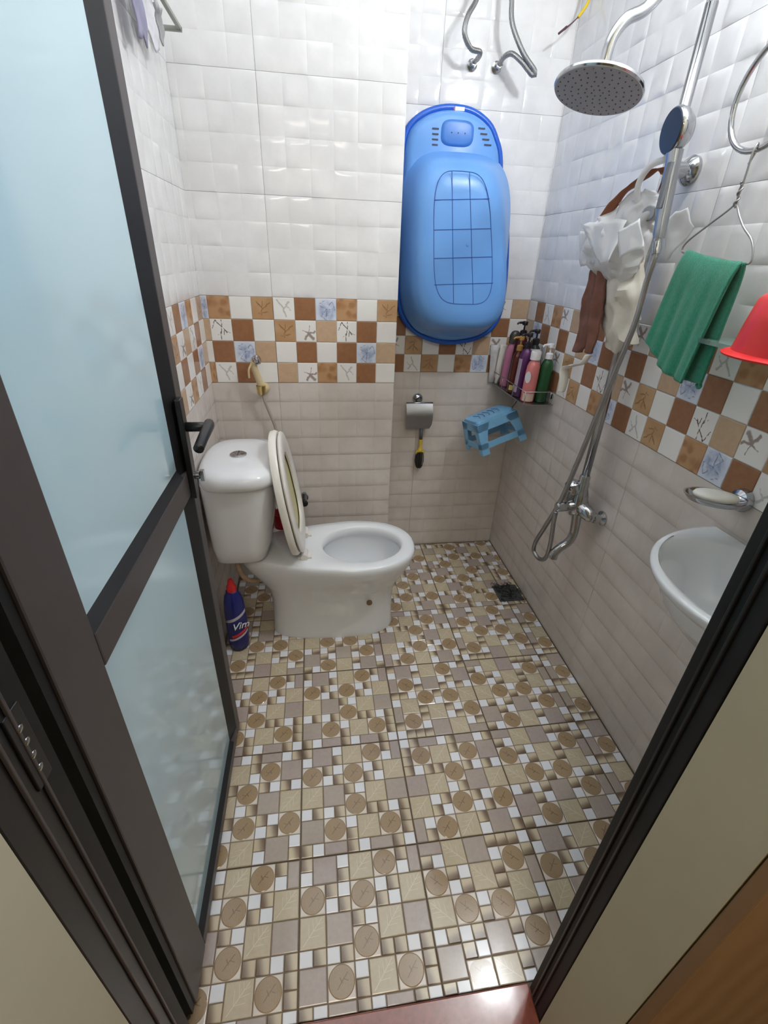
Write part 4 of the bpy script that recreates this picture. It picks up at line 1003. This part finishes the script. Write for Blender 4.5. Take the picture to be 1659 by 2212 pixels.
# ------------------------------------------------------------------ towel ring, wire hanger, towel
t = thing('towel_ring', 'chrome towel ring on the right wall near the picture edge', 'ring', (-.03, -1.03, 1.70))
g = G(); g.tube([(-.07, -1.038+.088*math.cos(a), 1.625+.086*math.sin(a)) for a in (2*PI*j/40 for j in range(41))], .0055, 12, False, cap=False); g.obj('ring', CHROME, t, smooth=True)
G().lathe([(.024, 0), (.024, .006), (.012, .012), (.011, .066), (.013, .08)], (-.0005, -1.032, 1.712), (-1, 0, 0), 22).obj('wall_post', CHROME, t, auto=40)
t = thing('wire_hanger', 'twisted grey wire hanger hooked on the towel ring', 'hanger', (-.07, -1.045, 1.54))
g = G(); g.tube([(-.062, -1.027, 1.520), (-.062, -1.036, 1.540), (-.072, -1.046, 1.549), (-.080, -1.050, 1.535), (-.079, -1.050, 1.50), (-.078, -1.048, 1.463), (-.078, -1.040, 1.448), (-.078, -.995, 1.422), (-.078, -.945, 1.392), (-.078, -.935, 1.375), (-.08, -.955, 1.368), (-.08, -1.05, 1.360), (-.08, -1.125, 1.350), (-.079, -1.135, 1.362), (-.078, -1.118, 1.39), (-.078, -1.085, 1.415), (-.077, -1.056, 1.445), (-.078, -1.046, 1.470), (-.082, -1.052, 1.485)], .0019, 8); g.obj('wire', mat('galvanised_wire', (.4, .4, .4, 1), .35, 1), t, smooth=True)
g = G(); g.tube([(-.079+.003*math.cos(k*1.3), -1.049+.003*math.sin(k*1.3), 1.447+.0035*k) for k in range(13)], .0018, 8); g.obj('wire_twist', mat('galvanised_wire_twist', (.4, .4, .4, 1), .35, 1), t, smooth=True)
t = thing('towel', 'green terry towel folded over the wire hanger', 'towel', (-.08, -1.04, 1.36))
NTw = NT('green_terry'); po = NTw.tc('Object'); NTw.bump(NTw.noise(420, po, 4, .7), .9, .003)
TOW = NTw.set(NTw.mix(NTw.noise(160, po, 4), rgb(14, 122, 96), rgb(40, 168, 134)), .95, 0, **{'Sheen Weight': .4})
def towel(front, y0t, y1t, y0b, y1b, zt0, zt1, zb0, zb1, xo, seed):
    vs = []; nu, nv = 36, 40
    for i in range(nu+1):
        u = i/nu
        for j in range(nv+1):
            v = j/nv; y = (y0t*(1-u)+y1t*u)*(1-v)+(y0b*(1-u)+y1b*u)*v; z = (zt0*(1-u)+zt1*u)*(1-v)+(zb0*(1-u)+zb1*u)*v
            z -= .012*math.sin(PI*u)*(v)+.004*math.sin(PI*u)
            x = xo*(1-math.exp(-v*14))-.081+.0
            x += front*(.0045*v*math.sin(u*13+seed)+.003*v*math.sin(u*29+seed*2))
            if v < .02: x = -.081
            vs.append(Vector((x, y, z)))
    return vs, [(i*(nv+1)+j, (i+1)*(nv+1)+j, (i+1)*(nv+1)+j+1, i*(nv+1)+j+1) for i in range(nu) for j in range(nv)]
g = G(); v_, f_ = towel(-1, -.962, -1.122, -.930, -1.086, 1.374, 1.352, 1.178, 1.112, -.010, 1); g.add(v_, f_)
o = g.obj('front_layer', TOW, t, smooth=True); s_ = o.modifiers.new('solid', 'SOLIDIFY'); s_.thickness = .005
g = G(); v_, f_ = towel(1, -.962, -1.128, -.955, -1.112, 1.373, 1.353, 1.160, 1.118, .008, 2); g.add(v_, f_)
o = g.obj('back_layer', TOW, t, smooth=True); s_ = o.modifiers.new('solid', 'SOLIDIFY'); s_.thickness = .005
g = G(); g.tube([(-.068, -1.098, 1.115), (-.066, -1.104, 1.108), (-.066, -1.108, 1.112), (-.068, -1.106, 1.118)], .004, 8); g.obj('hem_curl', TOW, t, smooth=True)

# ------------------------------------------------------------------ glass shelf, red basin
t = thing('glass_shelf', 'clear green-edged glass shelf on the right wall under the red basin', 'shelf', (-.05, -1.3, 1.205))
Gm = NT('shelf_glass'); Gm.set(rgb(176, 206, 198), .05, 0, **{'Transmission Weight': .75, 'IOR': 1.45})
g = G(); o2 = supere(-.056, -1.36, .054, .278, 6, 48); g.rings([[Vector((a, b, z)) for a, b in o2] for z in (1.203, 1.211)]); g.obj('glass_plate', Gm.m, t, auto=40)
for y in (-1.18, -1.54): G().lathe([(.012, 0), (.012, .02), (.008, .03)], (-.0005, y, 1.196), (-1, 0, 0), 14).obj('shelf_bracket', CHROME, t, auto=40)
t = thing('plastic_basin', 'red plastic basin turned upside down on the glass shelf', 'basin', (-.112, -1.342, 1.212))
REDP = mat('red_plastic', rgb(222, 36, 38), .3, 0, .06, 8)
g = G(); g.lathe([(.112, .0), (.114, .003), (.108, .006), (.100, .008), (.094, .05), (.087, .088), (.080, .096), (.060, .099), (.02, .099)], (-.112, -1.342, 1.2115), (0, 0, 1), 48); g.obj('basin_body', REDP, t, auto=50)

# ------------------------------------------------------------------ soap dish
t = thing('soap_dish', 'chrome wall soap dish with oval tray on the right wall', 'dish', (0, -1.26, .9))
G().lathe([(.024, 0), (.026, .006), (.022, .018), (.012, .024), (.0105, .045)], (-.0005, -1.262, .905), (-1, 0, .1), 26).obj('wall_flange', CHROME, t, auto=40)
g = G(); cx, cy, cz = -.094, -1.280, .924; a0 = math.radians(38)
def ov(a, b, z): return [Vector((cx+a*math.cos(q)*math.cos(a0)*1-b*math.sin(q)*math.sin(a0)*-1*-1, cy+a*math.cos(q)*-math.sin(a0)*-1*-1+b*math.sin(q)*-math.cos(a0), z)) for q in (2*PI*j/40 for j in range(40))]
def ov(a, b, z):
    e1 = Vector((math.cos(.5), -math.sin(.5)*1.0, 0)); e2 = Vector((math.sin(.5), math.cos(.5), 0))
    return [Vector((cx, cy, z))+e1*a*math.cos(q)+e2*b*math.sin(q) for q in (2*PI*j/40 for j in range(40))]
g.rings([ov(.036, .022, cz-.012), ov(.050, .033, cz-.009), ov(.058, .040, cz), ov(.060, .042, cz+.003), ov(.056, .038, cz+.003), ov(.048, .031, cz-.006), ov(.034, .020, cz-.008)], True, True); g.obj('dish_tray', CHROME, t, auto=45)
g = G(); g.tube([(-.04, -1.266, .910), (-.052, -1.268, .916), (-.06, -1.270, .920)], .007, 10); g.obj('dish_arm', CHROME, t, smooth=True)
t = thing('soap_bar', 'white oval soap bar lying in the chrome soap dish', 'soap', (cx, cy, cz))
g = G(); g.rings([ov(.030, .017, cz-.0055), ov(.040, .025, cz-.001), ov(.043, .028, cz+.004), ov(.040, .025, cz+.009), ov(.022, .012, cz+.0115)]); g.obj('soap', mat('soap_white', rgb(244, 243, 236), .4), t, smooth=True)

# ------------------------------------------------------------------ wash basin
t = thing('wash_basin', 'white ceramic wall-hung wash basin at the right edge behind the jamb', 'sink', (-.14, -1.46, .8))
def bas(k, z, dx=0, seg=56):
    z = .821-(.821-z)*(.55 if z > .7 else .8)
    out = []
    for j in range(seg):
        a = -PI/2+PI*j/(seg-16-1) if j < seg-16 else None
        if a is not None: out.append(Vector((-.008-(.270*k+dx)*math.cos(a)**.88 if math.cos(a) > 1e-6 else -.008, -1.455+.232*k*math.sin(a)*-1, z)))
        else:
            u = (j-(seg-16)+1)/(17); out.append(Vector((-.008+.004*min(1, min(u, 1-u)*8)*min(1, k), -1.455-.232*k+2*.232*k*u, z)))
    return out
g = G(); g.rings([bas(.30, .60), bas(.42, .62), bas(.62, .66), bas(.80, .71), bas(.92, .755), bas(.985, .785), bas(1.0, .803), bas(1.0, .812), bas(.985, .819), bas(.95, .821)], True, False)
def bin_(k, z): return [Vector((-.118-.132*k*math.cos(q), -1.455-.185*k*math.sin(q), z)) for q in (-PI/2+2*PI*(j+.0)/56 for j in range(56))]
rim_o = bas(.95, .821); 
# bridge rim to inner bowl by nearest angle
def inner(k, z):
    out = []
    for p in rim_o:
        a = math.atan2(p.y+1.455, p.x+.125); out.append(Vector((-.125+.128*k*math.cos(a), -1.455+.188*k*math.sin(a), z)))
    return out
g2 = [rim_o, inner(1.04, .820), inner(1.0, .815), inner(.95, .79), inner(.85, .74), inner(.6, .70), inner(.25, .687), inner(.12, .685)]
g.rings(g2, False, True); g.obj('basin_bowl', PORC, t, auto=60)
G().lathe([(.020, 0), (.020, .004), (.006, .005)], (-.125, -1.455, .686), (0, 0, 1), 20).obj('drain_ring', CHROME, t, auto=40)
g = G(); g.lathe([(.022, 0), (.020, .05), (.016, .09)], (-.03, -1.52, .820), (0, 0, 1), 20); g.tube([(-.03, -1.52, .90), (-.07, -1.515, .915), (-.12, -1.51, .90), (-.13, -1.51, .88)], .011, 12)
g.obj('faucet', CHROME, t, auto=40)
G().lathe([(.022, 0), (.020, .5)], (-.14, -1.455, .10), (0, 0, 1), 18).obj('waste_pipe', PLASTW, t, auto=40)

# ------------------------------------------------------------------ heater hoses, wires
def flex(name, label, pts, r=.0075):
    t = thing(name, label, 'hose', pts[-1], 'braided heater hoses'); g = G(); PP = [Vector(p) for p in pts]; path = []
    for i in range(len(PP)-1):
        p0 = PP[max(0, i-1)]; p1 = PP[i]; p2 = PP[i+1]; p3 = PP[min(len(PP)-1, i+2)]; n = max(2, int((p2-p1).length/.004))
        for k in range(n):
            u = k/n; path.append(.5*((2*p1)+(p2-p0)*u+(2*p0-5*p1+4*p2-p3)*u*u+(3*p1-p0-3*p2+p3)*u**3))
    path.append(PP[-1]); g.tube(path, [r*(1+.05*(i % 2)) for i in range(len(path))], 10, False); g.obj('braided_tube', BRAID, t, smooth=True)
    e = PP[-1]; g = G(); g.lathe([(.016, 0), (.017, .004), (.010, .007), (.010, .018)], (e.x, -.0005, e.z), (0, -1, 0), 18); g.lathe([(.0105, 0), (.0105, .018)], (e.x, -.018, e.z), (0, -1, 0), 6)
    g.obj('hose_nut', CHROME, t, auto=40); return t
Nbr = NT('braided_steel'); wv = Nbr.n('ShaderNodeTexWave'); Nbr.plug(wv.inputs['Vector'], Nbr.tc('Object')); wv.inputs['Scale'].default_value = 120
Nbr.bump(wv.outputs[1], .6, .001); BRAID = Nbr.set(Nbr.mix(wv.outputs[1], (.20, .20, .20, 1), (.45, .45, .45, 1)), .35, 1)
flex('flexible_hose', 'left of two braided steel hoses above the blue bath', [(-.36, -.07, 2.398), (-.36, -.075, 2.12), (-.375, -.08, 2.045), (-.405, -.10, 1.995), (-.412, -.105, 1.955), (-.385, -.095, 1.925), (-.352, -.085, 1.922), (-.345, -.06, 1.918), (-.350, -.034, 1.912)])
flex('flexible_hose', 'right of two braided steel hoses, with the wider kink, above the blue bath', [(-.27, -.06, 2.398), (-.268, -.07, 2.13), (-.264, -.08, 2.045), (-.255, -.09, 1.99), (-.215, -.105, 1.925), (-.170, -.115, 1.880), (-.175, -.11, 1.872), (-.215, -.10, 1.905), (-.245, -.085, 1.925), (-.262, -.06, 1.922), (-.264, -.034, 1.912)])
t = thing('cable', 'loose yellow cable ending in bare brown wires in the top back corner', 'cable', (-.1, -.08, 2.0))
g = G(); g.tube([(.0-.02, -.06, 2.22), (-.012, -.085, 2.12), (-.020, -.095, 2.06), (-.048, -.10, 2.020)], .0042, 8); g.obj('yellow_sheath', mat('yellow_cable', rgb(228, 196, 40), .5), t, smooth=True)
g = G(); g.tube([(-.046, -.10, 2.022), (-.070, -.10, 2.002), (-.088, -.10, 1.992)], .0016, 6); g.tube([(-.046, -.102, 2.022), (-.064, -.102, 2.006), (-.086, -.101, 1.988)], .0015, 6); g.tube([(-.080, -.10, 1.996), (-.104, -.10, 1.978)], [.0035, .003], 8, False); g.obj('bare_wire', mat('wire_tip', rgb(84, 52, 62), .6), t, smooth=True)

# ------------------------------------------------------------------ towel rack on the left wall with hanging cloths
t = thing('towel_rack', 'grey green metal towel rack high on the left wall', 'rack', (-1.29, -.4, 1.86))
RK = mat('rack_metal', rgb(150, 156, 146), .4, 0, .08, 30)
g = G(); g.box((-1.2945, -.258, 1.851), (-1.232, -.246, 1.861)); g.obj('end_bar', RK, t, bevel=.001)
g = G(); g.box((-1.242, -.80, 1.853), (-1.232, -.246, 1.862)); g.obj('front_bar', RK, t, bevel=.001)
g = G(); g.box((-1.2945, -.80, 1.851), (-1.232, -.788, 1.861)); g.obj('end_bar', RK, t, bevel=.001)
def hang(name, label, x, y0, y1, z0, z1, m, seed):
    t = thing(name, label, 'cloth', (x, (y0+y1)/2, z1), 'cloths on the left rack'); vs = []; nu, nv = 16, 14
    for i in range(nu+1):
        for j in range(nv+1):
            u, v = i/nu, j/nv; vs.append(Vector((x+.005*math.sin(u*14+seed)*v+.003*math.sin(v*9+u*5), y0+(y1-y0)*u, z0+(z1-z0)*v-.01*math.sin(u*6+seed)*(1-v))))
    o = G().add(vs, [(i*(nv+1)+j, (i+1)*(nv+1)+j, (i+1)*(nv+1)+j+1, i*(nv+1)+j+1) for i in range(nu) for j in range(nv)]).obj('cloth_sheet', m, t, smooth=True)
    s_ = o.modifiers.new('solid', 'SOLIDIFY'); s_.thickness = .003
hang('cloth', 'lavender grey cloth hanging from the rack on the left wall', -1.255, -.62, -.545, 1.74, 1.87, mat('lavender_cloth', rgb(150, 148, 172), .8), 1)
hang('cloth', 'crinkled white cloth hanging beside the lavender one at top left', -1.262, -.53, -.40, 1.765, 1.875, mat('white_cloth', rgb(226, 226, 232), .7, 0, .1, 60), 4)
hang('cloth', 'small grey cloth hanging nearest the corner on the left rack', -1.268, -.37, -.325, 1.80, 1.87, mat('grey_cloth', rgb(176, 176, 178), .8), 6)

# ------------------------------------------------------------------ floor drain with hair
t = thing('floor_drain', 'black clogged square floor drain by the right wall', 'drain', (-.066, -.445, 0))
NDr = mat('drain_dark', rgb(74, 80, 78), .35, 0, .3, 80, bump=.5)
G().box((-.125, -.502, .0012), (-.010, -.390, .0045)).obj('drain_plate', NDr, t, bevel=.001)
g = G()
for k in range(6): G().box((-.115+k*.017, -.49, .0045), (-.106+k*.017, -.402, .0058)).obj('drain_bar', NDr, t)
g = G()
for k in range(70):
    x, y = random.uniform(-.12, -.01), random.uniform(-.50, -.385); P = [Vector((x, y, .006))]
    for q in range(4):
        n_ = P[-1]+Vector((random.uniform(-.012, .014), random.uniform(-.014, .014), random.uniform(-.002, .005))); n_.x = min(n_.x, -.004); n_.z = max(n_.z, .0045); P.append(n_)
    g.tube(P, .0009, 4, True, 3)
o = g.obj('hair', BLACK, t); o['kind'] = 'stuff'
